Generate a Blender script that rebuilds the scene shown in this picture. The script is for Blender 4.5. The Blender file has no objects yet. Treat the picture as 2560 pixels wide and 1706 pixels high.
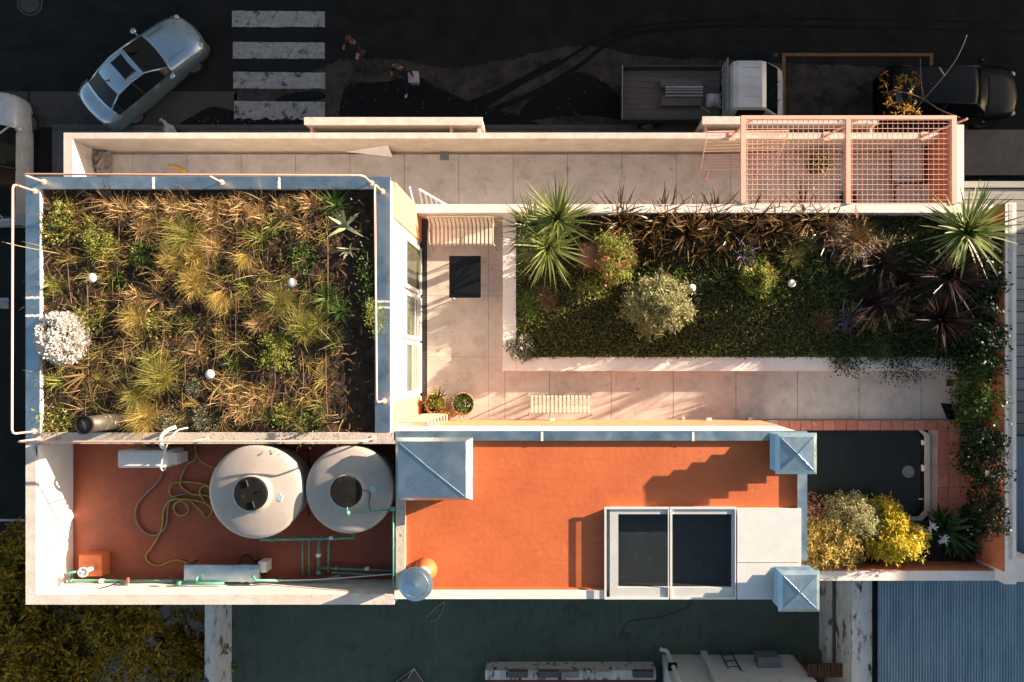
import bpy, math, random
import numpy as np
from mathutils import Vector, Matrix

# ---------------------------------------------------------------- camera, sky, sun, exposure
F, HC, NX, NY = 1707.0, 23.5, 1405.0, 920.0      # focal length in photo pixels, camera height, nadir pixel
scene = bpy.context.scene
COL = scene.collection
cam_d = bpy.data.cameras.new('camera')
cam_d.sensor_fit = 'HORIZONTAL'; cam_d.sensor_width = 36.0
cam_d.lens = F / 2560 * 36.0
cam_d.shift_x = -(NX - 1280) / 2560
cam_d.shift_y = (NY - 853) / 2560
cam_d.clip_start = 0.1; cam_d.clip_end = 900
cam = bpy.data.objects.new('camera', cam_d)
cam.location = (0, 0, HC)
COL.objects.link(cam)
scene.camera = cam

SUN_EL = math.radians(12.5)
SUN_AZ = math.atan2(0.928, 0.371)                # clockwise from +Y
SD = Vector((math.sin(SUN_AZ) * math.cos(SUN_EL), math.cos(SUN_AZ) * math.cos(SUN_EL), math.sin(SUN_EL)))
world = bpy.data.worlds.new('World')
scene.world = world
world.use_nodes = True
wn = world.node_tree
sky = wn.nodes.new('ShaderNodeTexSky')
sky.sky_type = 'NISHITA'; sky.sun_disc = False
sky.sun_elevation = SUN_EL; sky.sun_rotation = SUN_AZ
sky.air_density = 1.0; sky.dust_density = 1.5; sky.ozone_density = 0.0
bg = wn.nodes['Background']
bg.inputs['Strength'].default_value = 0.05
wn.links.new(sky.outputs['Color'], bg.inputs['Color'])
sun_d = bpy.data.lights.new('sun', 'SUN')
sun_d.energy = 5.0; sun_d.angle = math.radians(0.5); sun_d.color = (1.0, 0.75, 0.54)
sun = bpy.data.objects.new('sun', sun_d)
sun.rotation_euler = SD.to_track_quat('Z', 'Y').to_euler()
sun.location = SD * 60
COL.objects.link(sun)
scene.view_settings.view_transform = 'Standard'
scene.view_settings.look = 'None'
scene.view_settings.exposure = 2.08
scene.view_settings.gamma = 1.0

rng = np.random.default_rng(7)
random.seed(7)

# ---------------------------------------------------------------- helpers
def W(px, py, z):
    s = (HC - z) / F
    return ((px - NX) * s, (NY - py) * s, z)

def tagit(o, label=None, cat=None, group=None, kind=None):
    if label: o['label'] = label
    if cat: o['category'] = cat
    if group: o['group'] = group
    if kind: o['kind'] = kind
    return o

def thing(name, label, cat, loc=(0, 0, 0), rz=0.0, group=None):
    o = bpy.data.objects.new(name, None)
    o.empty_display_size = 0.2
    o.location = loc; o.rotation_euler = (0, 0, rz)
    COL.objects.link(o)
    return tagit(o, label, cat, group)

def wmat(o):
    M = o.matrix_parent_inverse @ o.matrix_basis if o.parent else o.matrix_basis.copy()
    return wmat(o.parent) @ M if o.parent else M

def link(name, me, mat, parent=None, local=False, smooth=False, **kw):
    o = bpy.data.objects.new(name, me)
    COL.objects.link(o)
    if mat is not None:
        for m in (mat if isinstance(mat, (list, tuple)) else [mat]):
            me.materials.append(m)
    if smooth:
        me.polygons.foreach_set('use_smooth', np.ones(len(me.polygons), dtype=bool))
    if parent is not None:
        o.parent = parent
        if not local: o.matrix_parent_inverse = wmat(parent).inverted()
    return tagit(o, **kw)

class G:
    """collects geometry for ONE mesh object (world coordinates unless built locally)"""
    def __init__(s): s.v = []; s.f = []
    def add(s, v, f):
        n = len(s.v); s.v.extend([tuple(p) for p in v]); s.f.extend([tuple(i + n for i in q) for q in f]); return s
    def box(s, x0, x1, y0, y1, z0, z1):
        x0, x1 = min(x0, x1), max(x0, x1); y0, y1 = min(y0, y1), max(y0, y1)
        v = [(x0, y0, z0), (x1, y0, z0), (x1, y1, z0), (x0, y1, z0), (x0, y0, z1), (x1, y0, z1), (x1, y1, z1), (x0, y1, z1)]
        return s.add(v, [(0, 3, 2, 1), (4, 5, 6, 7), (0, 1, 5, 4), (1, 2, 6, 5), (2, 3, 7, 6), (3, 0, 4, 7)])
    def pbox(s, px0, py0, px1, py1, z0, z1):
        a = W(px0, py0, z1); b = W(px1, py1, z1)
        return s.box(a[0], b[0], a[1], b[1], z0, z1)
    def prism(s, pts, z0, z1):
        n = len(pts)
        ar = sum(pts[i][0] * pts[(i + 1) % n][1] - pts[(i + 1) % n][0] * pts[i][1] for i in range(n))
        if ar < 0: pts = pts[::-1]
        v = [(p[0], p[1], z0) for p in pts] + [(p[0], p[1], z1) for p in pts]
        f = [tuple(range(n - 1, -1, -1)), tuple(range(n, 2 * n))]
        f += [(i, (i + 1) % n, n + (i + 1) % n, n + i) for i in range(n)]
        return s.add(v, f)
    def sheet(s, pts):
        n = len(pts)
        ar = sum(pts[i][0] * pts[(i + 1) % n][1] - pts[(i + 1) % n][0] * pts[i][1] for i in range(n))
        if ar < 0: pts = pts[::-1]
        return s.add(pts, [tuple(range(n))])
    def frustum(s, lo, hi):
        """two rings of equal vertex count joined (lo bottom, hi top)"""
        n = len(lo)
        return s.add(list(lo) + list(hi), [tuple(range(n - 1, -1, -1)), tuple(range(n, 2 * n))] + [(i, (i + 1) % n, n + (i + 1) % n, n + i) for i in range(n)])
    def tube(s, pts, r, n=8, closed=False):
        P = [Vector(p) for p in pts]; m = len(P)
        rr = r if isinstance(r, (list, tuple)) else [r] * m
        v = []; up = None
        for i in range(m):
            if closed: t = P[(i + 1) % m] - P[i - 1]
            else: t = P[min(i + 1, m - 1)] - P[max(i - 1, 0)]
            if t.length < 1e-9: t = Vector((0, 0, 1))
            t.normalize()
            if up is None:
                up = Vector((0, 0, 1)) if abs(t.z) < 0.9 else Vector((1, 0, 0))
            a = t.cross(up)
            if a.length < 1e-4: a = t.cross(Vector((1, 0.1, 0)))
            a.normalize(); b = a.cross(t).normalized(); up = b
            for k in range(n):
                w = 2 * math.pi * k / n
                v.append(P[i] + (a * math.cos(w) + b * math.sin(w)) * rr[i])
        f = []
        for i in range(m if closed else m - 1):
            j = (i + 1) % m
            for k in range(n):
                l = (k + 1) % n
                f.append((i * n + k, j * n + k, j * n + l, i * n + l))
        if not closed:
            f.append(tuple(range(n))); f.append(tuple((m - 1) * n + k for k in range(n - 1, -1, -1)))
        return s.add(v, f)
    def lathe(s, prof, c, n=32):
        """prof [(r,z)] from bottom to top round the vertical through c"""
        v = []; f = []
        for r, z in prof:
            for k in range(n):
                w = 2 * math.pi * k / n
                v.append((c[0] + r * math.cos(w), c[1] + r * math.sin(w), c[2] + z))
        for i in range(len(prof) - 1):
            for k in range(n):
                l = (k + 1) % n
                f.append((i * n + k, i * n + l, (i + 1) * n + l, (i + 1) * n + k))
        f.append(tuple(range(n - 1, -1, -1)))
        f.append(tuple((len(prof) - 1) * n + k for k in range(n)))
        return s.add(v, f)
    def mesh(s, name='m'):
        me = bpy.data.meshes.new(name); me.from_pydata(s.v, [], s.f); me.update(); return me
    def make(s, name, mat, parent=None, **kw):
        return link(name, s.mesh(name), mat, parent, **kw)

def arrmesh(name, V, Fq):
    """V (n,3) array, Fq (m,k) array"""
    me = bpy.data.meshes.new(name)
    Fq = np.asarray(Fq, dtype=np.int32); m, k = Fq.shape
    me.vertices.add(len(V)); me.vertices.foreach_set('co', np.asarray(V, dtype=np.float32).ravel())
    me.loops.add(m * k); me.loops.foreach_set('vertex_index', Fq.ravel())
    me.polygons.add(m)
    me.polygons.foreach_set('loop_start', np.arange(0, m * k, k, dtype=np.int32))
    me.update(calc_edges=True)
    me.validate()
    return me

def smoothcurve(pts, k=6, closed=False):
    P = [Vector(p) for p in pts]; n = len(P); out = []
    for i in range(n if closed else n - 1):
        g = lambda j: P[j % n] if closed else P[max(0, min(n - 1, j))]
        a, b, c, d = g(i - 1), g(i), g(i + 1), g(i + 2)
        for q in range(k):
            t = q / k
            out.append(0.5 * ((2 * b) + (c - a) * t + (2 * a - 5 * b + 4 * c - d) * t * t + (3 * b - a - 3 * c + d) * t ** 3))
    if not closed: out.append(P[-1])
    return out

def dup(root, loc, rz=0.0, label=None, group=None):
    r = root.copy(); COL.objects.link(r); r.location = loc; r.rotation_euler = (0, 0, rz)
    if label: r['label'] = label
    if group: r['group'] = group
    for ch in list(root.children):
        c = ch.copy(); COL.objects.link(c); c.parent = r
        for g in list(ch.children):
            d = g.copy(); COL.objects.link(d); d.parent = c
    return r

# ---------------------------------------------------------------- materials
def _n(nt, t, **kw):
    nd = nt.nodes.new(t)
    for k, v in kw.items(): setattr(nd, k, v)
    return nd
def ramp(nt, fac, stops):
    r = _n(nt, 'ShaderNodeValToRGB'); e = r.color_ramp.elements
    while len(e) < len(stops): e.new(0.5)
    for i, (p, c) in enumerate(stops):
        e[i].position = p; e[i].color = (c[0], c[1], c[2], 1)
    nt.links.new(fac, r.inputs[0]); return r
MATS = {}
def mat(name, c1, c2=None, rough=0.7, metal=0.0, scale=3.0, detail=6.0, bump=0.0, bscale=None, c3=None, stain=None, stain_scale=1.2, stain_lo=0.55, stain_hi=0.7, spec=0.5, coat=0.0, stretch=None, rvar=0.0, dirt=None):
    if name in MATS: return MATS[name]
    m = bpy.data.materials.new(name); m.use_nodes = True; nt = m.node_tree
    b = nt.nodes['Principled BSDF']
    tc = _n(nt, 'ShaderNodeTexCoord')
    gp = _n(nt, 'ShaderNodeNewGeometry')
    vec = gp.outputs['Position']
    if stretch:
        mp = _n(nt, 'ShaderNodeMapping'); mp.inputs['Scale'].default_value = stretch
        nt.links.new(vec, mp.inputs[0]); vec = mp.outputs[0]
    no = _n(nt, 'ShaderNodeTexNoise'); no.inputs['Scale'].default_value = scale; no.inputs['Detail'].default_value = detail; no.inputs['Roughness'].default_value = 0.62
    nt.links.new(vec, no.inputs['Vector'])
    if c2 is None: c2 = tuple(x * 0.78 for x in c1)
    st = [(0.36, c2), (0.64, c1)] if c3 is None else [(0.33, c2), (0.5, c1), (0.68, c3)]
    rp = ramp(nt, no.outputs['Fac'], st)
    col = rp.outputs['Color']
    if stain:
        n2 = _n(nt, 'ShaderNodeTexNoise'); n2.inputs['Scale'].default_value = stain_scale; n2.inputs['Detail'].default_value = 9; n2.inputs['Roughness'].default_value = 0.7
        nt.links.new(vec, n2.inputs['Vector'])
        mr = _n(nt, 'ShaderNodeMapRange'); mr.inputs[1].default_value = stain_lo; mr.inputs[2].default_value = stain_hi
        nt.links.new(n2.outputs['Fac'], mr.inputs[0])
        mx = _n(nt, 'ShaderNodeMix', data_type='RGBA')
        nt.links.new(mr.outputs[0], mx.inputs[0]); nt.links.new(col, mx.inputs[6]); mx.inputs[7].default_value = (*stain, 1)
        col = mx.outputs[2]
    if dirt:
        dc, ds, dlo, dhi, dst = dirt
        mp2 = _n(nt, 'ShaderNodeMapping'); mp2.inputs['Scale'].default_value = dst; mp2.inputs['Rotation'].default_value = (0, 0, 0.06)
        nt.links.new(gp.outputs['Position'], mp2.inputs[0])
        n5 = _n(nt, 'ShaderNodeTexNoise'); n5.inputs['Scale'].default_value = ds; n5.inputs['Detail'].default_value = 12; n5.inputs['Roughness'].default_value = 0.72
        nt.links.new(mp2.outputs[0], n5.inputs['Vector'])
        m5 = _n(nt, 'ShaderNodeMapRange'); m5.inputs[1].default_value = dlo; m5.inputs[2].default_value = dhi; m5.inputs[4].default_value = 0.7
        nt.links.new(n5.outputs['Fac'], m5.inputs[0])
        x5 = _n(nt, 'ShaderNodeMix', data_type='RGBA'); nt.links.new(m5.outputs[0], x5.inputs[0]); nt.links.new(col, x5.inputs[6]); x5.inputs[7].default_value = (*dc, 1); col = x5.outputs[2]
    nt.links.new(col, b.inputs['Base Color'])
    b.inputs['Roughness'].default_value = rough; b.inputs['Metallic'].default_value = metal
    b.inputs['Specular IOR Level'].default_value = spec; b.inputs['Coat Weight'].default_value = coat; b.inputs['Coat Roughness'].default_value = 0.08
    if rvar:
        mr2 = _n(nt, 'ShaderNodeMapRange'); mr2.inputs[1].default_value = 0.3; mr2.inputs[2].default_value = 0.7
        mr2.inputs[3].default_value = rough - rvar; mr2.inputs[4].default_value = rough + rvar
        nt.links.new(no.outputs['Fac'], mr2.inputs[0]); nt.links.new(mr2.outputs[0], b.inputs['Roughness'])
    if bump:
        n3 = _n(nt, 'ShaderNodeTexNoise'); n3.inputs['Scale'].default_value = bscale or scale * 6; n3.inputs['Detail'].default_value = 6
        nt.links.new(vec, n3.inputs['Vector'])
        bp = _n(nt, 'ShaderNodeBump'); bp.inputs['Strength'].default_value = bump; bp.inputs['Distance'].default_value = 0.03
        nt.links.new(n3.outputs['Fac'], bp.inputs['Height']); nt.links.new(bp.outputs[0], b.inputs['Normal'])
    MATS[name] = m
    return m
def leafmat(name, cols, trans=0.3, rough=0.5):
    if name in MATS: return MATS[name]
    m = bpy.data.materials.new(name); m.use_nodes = True; nt = m.node_tree
    b = nt.nodes['Principled BSDF']; out = nt.nodes['Material Output']
    gp = _n(nt, 'ShaderNodeNewGeometry')
    n = len(cols)
    rp = ramp(nt, gp.outputs['Random Per Island'], [(i / (n - 1), c) for i, c in enumerate(cols)])
    nt.links.new(rp.outputs[0], b.inputs['Base Color']); b.inputs['Roughness'].default_value = rough
    b.inputs['Specular IOR Level'].default_value = 0.3
    if trans:
        tr = _n(nt, 'ShaderNodeBsdfTranslucent'); nt.links.new(rp.outputs[0], tr.inputs['Color'])
        mx = _n(nt, 'ShaderNodeMixShader'); mx.inputs[0].default_value = trans
        nt.links.new(b.outputs[0], mx.inputs[1]); nt.links.new(tr.outputs[0], mx.inputs[2]); nt.links.new(mx.outputs[0], out.inputs['Surface'])
    MATS[name] = m
    return m
def glassmat(name, tint=(0.8, 0.9, 0.95), refl=0.12, ior=1.5):
    m = bpy.data.materials.new(name); m.use_nodes = True; nt = m.node_tree
    out = nt.nodes['Material Output']; nt.nodes.remove(nt.nodes['Principled BSDF'])
    g = _n(nt, 'ShaderNodeBsdfGlossy'); g.inputs['Roughness'].default_value = 0.04; g.inputs['Color'].default_value = (0.9, 0.95, 1, 1)
    t = _n(nt, 'ShaderNodeBsdfTransparent'); t.inputs['Color'].default_value = (*tint, 1)
    fr = _n(nt, 'ShaderNodeLayerWeight'); fr.inputs['Blend'].default_value = 0.5
    pw = _n(nt, 'ShaderNodeMath', operation='POWER'); pw.inputs[1].default_value = 4.0; nt.links.new(fr.outputs['Facing'], pw.inputs[0])
    ad = _n(nt, 'ShaderNodeMath', operation='MULTIPLY_ADD'); ad.inputs[1].default_value = 0.55; ad.inputs[2].default_value = refl; nt.links.new(pw.outputs[0], ad.inputs[0])
    mx = _n(nt, 'ShaderNodeMixShader'); nt.links.new(ad.outputs[0], mx.inputs[0]); nt.links.new(t.outputs[0], mx.inputs[1]); nt.links.new(g.outputs[0], mx.inputs[2])
    nt.links.new(mx.outputs[0], out.inputs['Surface']); MATS[name] = m
    return m

asphalt = mat('asphalt', (0.019, 0.021, 0.021), (0.012, 0.0135, 0.014), rough=0.9, spec=0.12, scale=1.1, bump=0.35, bscale=45, stain=(0.028, 0.026, 0.024), stain_scale=0.35, stain_lo=0.5, stain_hi=0.75)
dusty = mat('dusty_asphalt', (0.075, 0.06, 0.054), (0.03, 0.026, 0.024), rough=0.9, spec=0.15, scale=1.6, bump=0.35, bscale=40, stain=(0.022, 0.022, 0.022), stain_scale=0.9, stain_lo=0.54, stain_hi=0.62)
tar = mat('wet_tar', (0.009, 0.0095, 0.0095), (0.006, 0.0065, 0.007), rough=0.7, spec=0.15, scale=3, bump=0.3, bscale=30)
lane_con = mat('lane_concrete', (0.07, 0.06, 0.056), (0.052, 0.046, 0.043), rough=0.9, scale=1.5, bump=0.2, bscale=40, stain=(0.03, 0.028, 0.026), stain_scale=1.1, stain_lo=0.6, stain_hi=0.75)
kerb_m = mat('kerb_stone', (0.09, 0.09, 0.088), rough=0.85, scale=4, bump=0.2)
side_con = mat('sidewalk_concrete', (0.115, 0.11, 0.105), (0.08, 0.077, 0.073), rough=0.9, scale=2, bump=0.2, bscale=40)
road_white = mat('road_paint_white', (0.36, 0.36, 0.35), (0.24, 0.24, 0.235), rough=0.8, scale=6, stain=(0.05, 0.048, 0.045), stain_scale=2.8, stain_lo=0.54, stain_hi=0.62)
road_yellow = mat('road_paint_yellow', (0.24, 0.12, 0.03), (0.17, 0.08, 0.02), rough=0.8, scale=6, stain=(0.05, 0.04, 0.03), stain_scale=3)
plaster = mat('white_plaster', (0.72, 0.69, 0.67), (0.64, 0.61, 0.59), rough=0.85, scale=2.2, bump=0.12, bscale=25, stain=(0.5, 0.47, 0.44), stain_scale=1.7, stain_lo=0.6, stain_hi=0.85, dirt=((0.36, 0.33, 0.3), 3.5, 0.6, 0.78, (1, 1, .3)))
oldwhite = mat('old_white_paint', (0.6, 0.6, 0.59), (0.48, 0.48, 0.48), rough=0.9, scale=2.5, bump=0.2, stain=(0.04, 0.042, 0.04), stain_scale=1.6, stain_lo=0.54, stain_hi=0.62, stretch=(3.0, 1.0, 2.0))
coping_c = mat('coping_concrete', (0.62, 0.58, 0.54), (0.5, 0.46, 0.42), rough=0.9, scale=3.5, bump=0.25, bscale=30, stain=(0.36, 0.32, 0.28), stain_scale=2.5, stain_lo=0.58, stain_hi=0.75)
mossy = mat('mossy_concrete', (0.55, 0.5, 0.45), (0.4, 0.36, 0.32), rough=0.95, scale=4, bump=0.3, stain=(0.14, 0.11, 0.08), stain_scale=4, stain_lo=0.56, stain_hi=0.68)
con_wall = mat('beige_concrete', (0.52, 0.45, 0.38), (0.43, 0.37, 0.3), rough=0.9, scale=2, bump=0.2, bscale=25, stain=(0.32, 0.26, 0.2), stain_scale=1.5, stain_lo=0.58, stain_hi=0.8)
paving = mat('stone_paving', (0.47, 0.43, 0.395), (0.38, 0.345, 0.315), c3=(0.53, 0.485, 0.445), rough=0.75, scale=2.4, bump=0.1, bscale=50, stain=(0.27, 0.235, 0.205), stain_scale=4.0, stain_lo=0.6, stain_hi=0.72)
joint_m = mat('paving_joint', (0.2, 0.17, 0.15), rough=0.95)
galv = mat('galvanised_metal', (0.38, 0.53, 0.61), (0.32, 0.47, 0.55), c3=(0.45, 0.59, 0.65), rough=0.34, metal=0.92, scale=2.2, detail=7, bump=0.04, bscale=3, rvar=0.1, stain=(0.6, 0.67, 0.7), stain_scale=2.2, stain_lo=0.6, stain_hi=0.85)
galv2 = mat('hood_metal', (0.44, 0.58, 0.65), (0.38, 0.52, 0.59), rough=0.3, metal=0.92, scale=2.5, detail=9, bump=0.05, bscale=4, rvar=0.08, stain=(0.72, 0.72, 0.71), stain_scale=1.8, stain_lo=0.6, stain_hi=0.9)
alu = mat('white_aluminium', (0.7, 0.72, 0.72), (0.62, 0.65, 0.66), rough=0.35, scale=4, metal=0.2)
sealant = mat('sealant', (0.72, 0.7, 0.68), rough=0.7, scale=20)
pinkm = mat('salmon_paint', (0.76, 0.44, 0.345), (0.7, 0.39, 0.3), rough=0.45, scale=5)
terra_f = mat('terracotta_facing', (0.62, 0.3, 0.17), (0.54, 0.245, 0.135), rough=0.8, scale=5, bump=0.1, stretch=(1, 6, 1))
terra_t = [mat('terracotta_tile_%s' % n, c, tuple(x * .8 for x in c), rough=0.7, scale=9, bump=0.15, stain=(0.52, 0.36, 0.3), stain_scale=5, stain_lo=.6, stain_hi=.8)
           for n, c in (('red', (0.42, 0.15, 0.1)), ('pink', (0.47, 0.19, 0.135)), ('rose', (0.44, 0.17, 0.115)))]
brickm = mat('orange_brick_facing', (0.5, 0.17, 0.075), (0.4, 0.125, 0.055), rough=0.85, scale=6, bump=0.2, stain=(0.3, 0.1, 0.05), stain_scale=3)
oroof = mat('orange_roof_membrane', (0.47, 0.118, 0.036), (0.42, 0.1, 0.03), c3=(0.5, 0.135, 0.045), rough=0.62, scale=0.9, detail=9, bump=0.14, bscale=9, stain=(0.56, 0.2, 0.085), stain_scale=3.2, stain_lo=0.6, stain_hi=0.8, dirt=((0.3, 0.075, 0.028), 2.2, 0.54, 0.72, (1, 5, 1)))
rroof = mat('red_brown_roof_membrane', (0.25, 0.054, 0.02), (0.2, 0.043, 0.017), rough=0.6, scale=1.5, bump=0.2, bscale=8, stain=(0.24, 0.1, 0.06), stain_scale=2.0, stain_lo=0.62, stain_hi=0.8, dirt=((0.12, 0.03, 0.014), 1.6, 0.52, 0.72, (1, 1, 1)))
groof = mat('green_roof_membrane', (0.062, 0.095, 0.076), (0.05, 0.078, 0.062), rough=0.8, scale=1.2, bump=0.1, bscale=12, stain=(0.045, 0.05, 0.045), stain_scale=1.6, dirt=((0.03, 0.04, 0.034), 1.3, 0.5, 0.7, (3, 1, 1)))
soil = mat('soil', (0.03, 0.018, 0.01), (0.011, 0.007, 0.0045), c3=(0.06, 0.036, 0.019), rough=1.0, scale=5, detail=10, bump=0.8, bscale=18)  # pale patches paint sunlit soil, the near-black tone its shadowed gaps
darksoil = mat('dark_soil', (0.03, 0.024, 0.016), (0.016, 0.013, 0.01), rough=1.0, scale=8, bump=0.6)
blackm = mat('black_board', (0.006, 0.009, 0.012), rough=0.4, scale=3, spec=0.12)
blackrub = mat('black_rubber', (0.012, 0.012, 0.012), rough=0.6, scale=6, spec=0.2)
tankm = mat('tank_plastic', (0.36, 0.335, 0.31), (0.32, 0.3, 0.28), rough=0.5, scale=2, stain=(0.26, 0.24, 0.215), stain_scale=3, stain_lo=.58, stain_hi=.8, dirt=((.2, .18, .155), 6, .58, .74, (1, 1, .4)))
lidm = mat('tank_lid', (0.013, 0.013, 0.012), (0.009, 0.009, 0.009), rough=0.55, spec=0.15, scale=6, stain=(0.03, 0.028, 0.025), stain_scale=5)
gpipe = mat('green_plastic_pipe', (0.075, 0.27, 0.21), (0.05, 0.2, 0.16), rough=0.4, scale=8)
wplast = mat('white_plastic', (0.7, 0.69, 0.68), (0.63, 0.62, 0.61), rough=0.45, scale=6)
hosey = mat('yellow_hose', (0.28, 0.25, 0.035), (0.2, 0.19, 0.03), rough=0.5, scale=10)
hoseg = mat('grey_hose', (0.2, 0.17, 0.17), rough=0.5, scale=10)
benchm = mat('cream_bench_slats', (0.62, 0.56, 0.45), (0.55, 0.49, 0.39), rough=0.6, scale=5)
benchf = mat('bench_frame', (0.42, 0.38, 0.3), rough=0.5, scale=6)
water = mat('pool_water', (0.012, 0.016, 0.017), (0.016, 0.019, 0.019), rough=0.12, scale=2, spec=0.22)
wood = mat('grey_wood', (0.13, 0.108, 0.098), (0.085, 0.072, 0.066), rough=0.85, scale=3, stretch=(1, 8, 1), bump=0.2)
woodt = mat('tan_wood', (0.42, 0.3, 0.17), (0.35, 0.24, 0.13), rough=0.7, scale=8)
slatm = [mat('grey_slat_%d' % i, c, tuple(x * .78 for x in c), rough=0.85, scale=4, stretch=(0.4, 6, 1), bump=0.15, stain=(0.1, 0.11, 0.1), stain_scale=2) for i, c in enumerate([(0.26, 0.28, 0.27), (0.23, 0.25, 0.245), (0.29, 0.31, 0.295)])]
corr = mat('blue_grey_corrugated_metal', (0.30, 0.40, 0.46), (0.22, 0.31, 0.37), rough=0.42, metal=0.55, scale=3, stretch=(1, 0.25, 1), rvar=0.08, stain=(0.3, 0.33, 0.35), stain_scale=4, stain_lo=.6, stain_hi=.8)
rust = mat('rusty_sheet', (0.14, 0.05, 0.025), (0.07, 0.03, 0.02), rough=0.85, scale=6, bump=0.2, stain=(0.3, 0.25, 0.2), stain_scale=9, stain_lo=.68, stain_hi=.74)
metal_grey = mat('grey_metal_box', (0.16, 0.17, 0.19), (0.12, 0.13, 0.15), rough=0.6, scale=4, stain=(0.16, 0.07, 0.04), stain_scale=4, stain_lo=.62, stain_hi=.72)
darkmetal = mat('dark_metal', (0.05, 0.05, 0.05), rough=0.5, scale=8)
greyfab = mat('grey_cushion', (0.42, 0.4, 0.4), (0.35, 0.33, 0.33), rough=0.9, scale=8, bump=0.15)
potm = mat('terracotta_pot', (0.42, 0.19, 0.1), (0.34, 0.15, 0.08), rough=0.8, scale=8)
darkpot = mat('dark_pot', (0.03, 0.028, 0.026), rough=0.6, scale=8)
cement = mat('cement_rubble', (0.3, 0.27, 0.245), (0.18, 0.16, 0.145), rough=1.0, scale=9, bump=0.9, bscale=14)
yellowp = mat('yellow_plastic', (0.7, 0.43, 0.02), rough=0.5, scale=10)
glass = glassmat('window_glass', (0.72, 0.76, 0.7), 0.06)
skyglass = glassmat('skylight_glass', (0.88, 0.93, 0.95), 0.035)
interior = mat('shaft_shade', (0.026, 0.031, 0.033), rough=0.7, spec=.2, scale=1.2, stain=(.045, .05, .052), stain_scale=6)  # near-black colour painted as the shade under the skylight
curtain = mat('beige_blind', (0.30, 0.27, 0.2), (0.26, 0.23, 0.17), rough=0.9, scale=3)
skin = mat('skin', (0.36, 0.2, 0.13), rough=0.6)
# ================================================================ the ground, road and pavements
def struct(name, g, m, parent=None, **kw):
    return g.make(name, m, parent, kind='structure', **kw) if parent is None else g.make(name, m, parent, **kw)
def blob(pts, z, jit=0.12, k=5, seed=1):
    r = random.Random(seed); jit *= .45; c = smoothcurve([W(p[0], p[1], z) for p in pts], k * 2, True)
    return [(p.x + r.uniform(-jit, jit), p.y + r.uniform(-jit, jit), z) for p in c]
struct('ground', G().sheet([(-300, -300, -0.02), (300, -300, -0.02), (300, 300, -0.02), (-300, 300, -0.02)]), asphalt)
struct('road', G().sheet([(-120, 8.2, 0.0), (120, 8.2, 0.0), (120, 17, 0.0), (-120, 17, 0.0)]), asphalt)
struct('side_road', G().sheet([(-27, -120, 0.0), (-17.3, -120, 0.0), (-17.3, 8.2, 0.0), (-27, 8.2, 0.0)]), asphalt)
worn = [(596, 222), (700, 205), (780, 180), (860, 150), (1000, 150), (1120, 170), (1260, 150), (1400, 120), (1500, 118), (1600, 140), (1800, 150), (2000, 160), (2200, 170), (2300, 200), (2300, 330), (1800, 330), (1200, 330), (700, 330), (596, 330)]
struct('worn_road_strip', G().sheet(blob(worn, 0.004, 0.1, 8, 3)), dusty)
lane = thing('parking_lane', None, None); lane['kind'] = 'structure'
for a, b in ((-220, 70), (74, 330), (333, 592)):
    G().sheet([W(a, 229, 0.004), W(b, 229, 0.004), W(b, 318, 0.004), W(a, 318, 0.004)]).make('concrete_slab', lane_con, lane)
tars = [([(870, 215), (960, 205), (1040, 190), (1080, 215), (1130, 235), (1190, 262), (1260, 280), (1330, 300), (1330, 335), (900, 335), (850, 300)], .05), ([(1180, 290), (1300, 215), (1395, 158), (1385, 150), (1290, 200), (1170, 262)], .02),
        ([(1390, 205), (1440, 180), (1490, 195), (1530, 220), (1560, 260), (1560, 300), (1480, 290), (1400, 292), (1320, 300), (1300, 280), (1345, 230)], .06),
        ([(500, 280), (540, 268), (590, 280), (640, 295), (760, 300), (820, 290), (830, 325), (470, 325)], .05), ([(690, 255), (720, 235), (790, 228), (815, 240), (800, 250), (740, 258)], .03)]
for i, (p, j) in enumerate(tars):
    struct('tar_stain', G().sheet(blob(p, 0.008 + 0.0006 * i, j, 6, 10 + i)), tar)
def crack(pts, seed):
    r = random.Random(seed); c = smoothcurve([W(a, b, 0.0135) for a, b in pts], 14); c = [Vector((p.x + r.uniform(-.03, .03), p.y + r.uniform(-.03, .03), p.z)) for p in c]
    L = []; R = []
    for i, p in enumerate(c):
        t_ = (c[min(i + 1, len(c) - 1)] - c[max(i - 1, 0)]).normalized(); n_ = Vector((-t_.y, t_.x, 0)) * r.uniform(.004, .016); L.append(p + n_); R.append(p - n_)
    m_ = len(c); struct('road_crack', G().add([tuple(p) for p in R + L], [(i, i + 1, m_ + i + 1, m_ + i) for i in range(m_ - 1)]), tar)
for i, p in enumerate([[(0, 120), (90, 112), (180, 125)], [(540, 60), (560, 120), (545, 200), (570, 226)], [(840, 20), (900, 55), (1010, 40), (1100, 60), (1180, 52)], [(1080, 0), (1100, 60), (1090, 130)], [(1420, 100), (1390, 60), (1420, 0)], [(1800, 120), (1860, 100), (2000, 118), (2150, 108)], [(2020, 150), (2060, 200), (2050, 290)]]): crack(p, 70 + i)
for k, (pts, w) in enumerate([([(1150, 265), (1260, 225), (1380, 170), (1460, 120), (1560, 75), (1700, 55), (1900, 48), (2200, 50), (2560, 58)], 5), ([(1230, 275), (1330, 235), (1440, 170), (1530, 105), (1650, 75), (1850, 66), (2200, 70), (2560, 80)], 7)]):
    c = smoothcurve([W(a, b, 0.012 + .001 * k) for a, b in pts], 8); L = []; R = []
    for i, p in enumerate(c):
        t = (c[min(i + 1, len(c) - 1)] - c[max(i - 1, 0)]).normalized(); n = Vector((-t.y, t.x, 0)) * w / 72 * (1 - .6 * i / len(c))
        L.append(p + n); R.append(p - n)
    g = G(); n = len(c); g.add([tuple(p) for p in R + L], [(i, i + 1, n + i + 1, n + i) for i in range(n - 1)]); struct('tyre_mark', g, tar)
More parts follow.
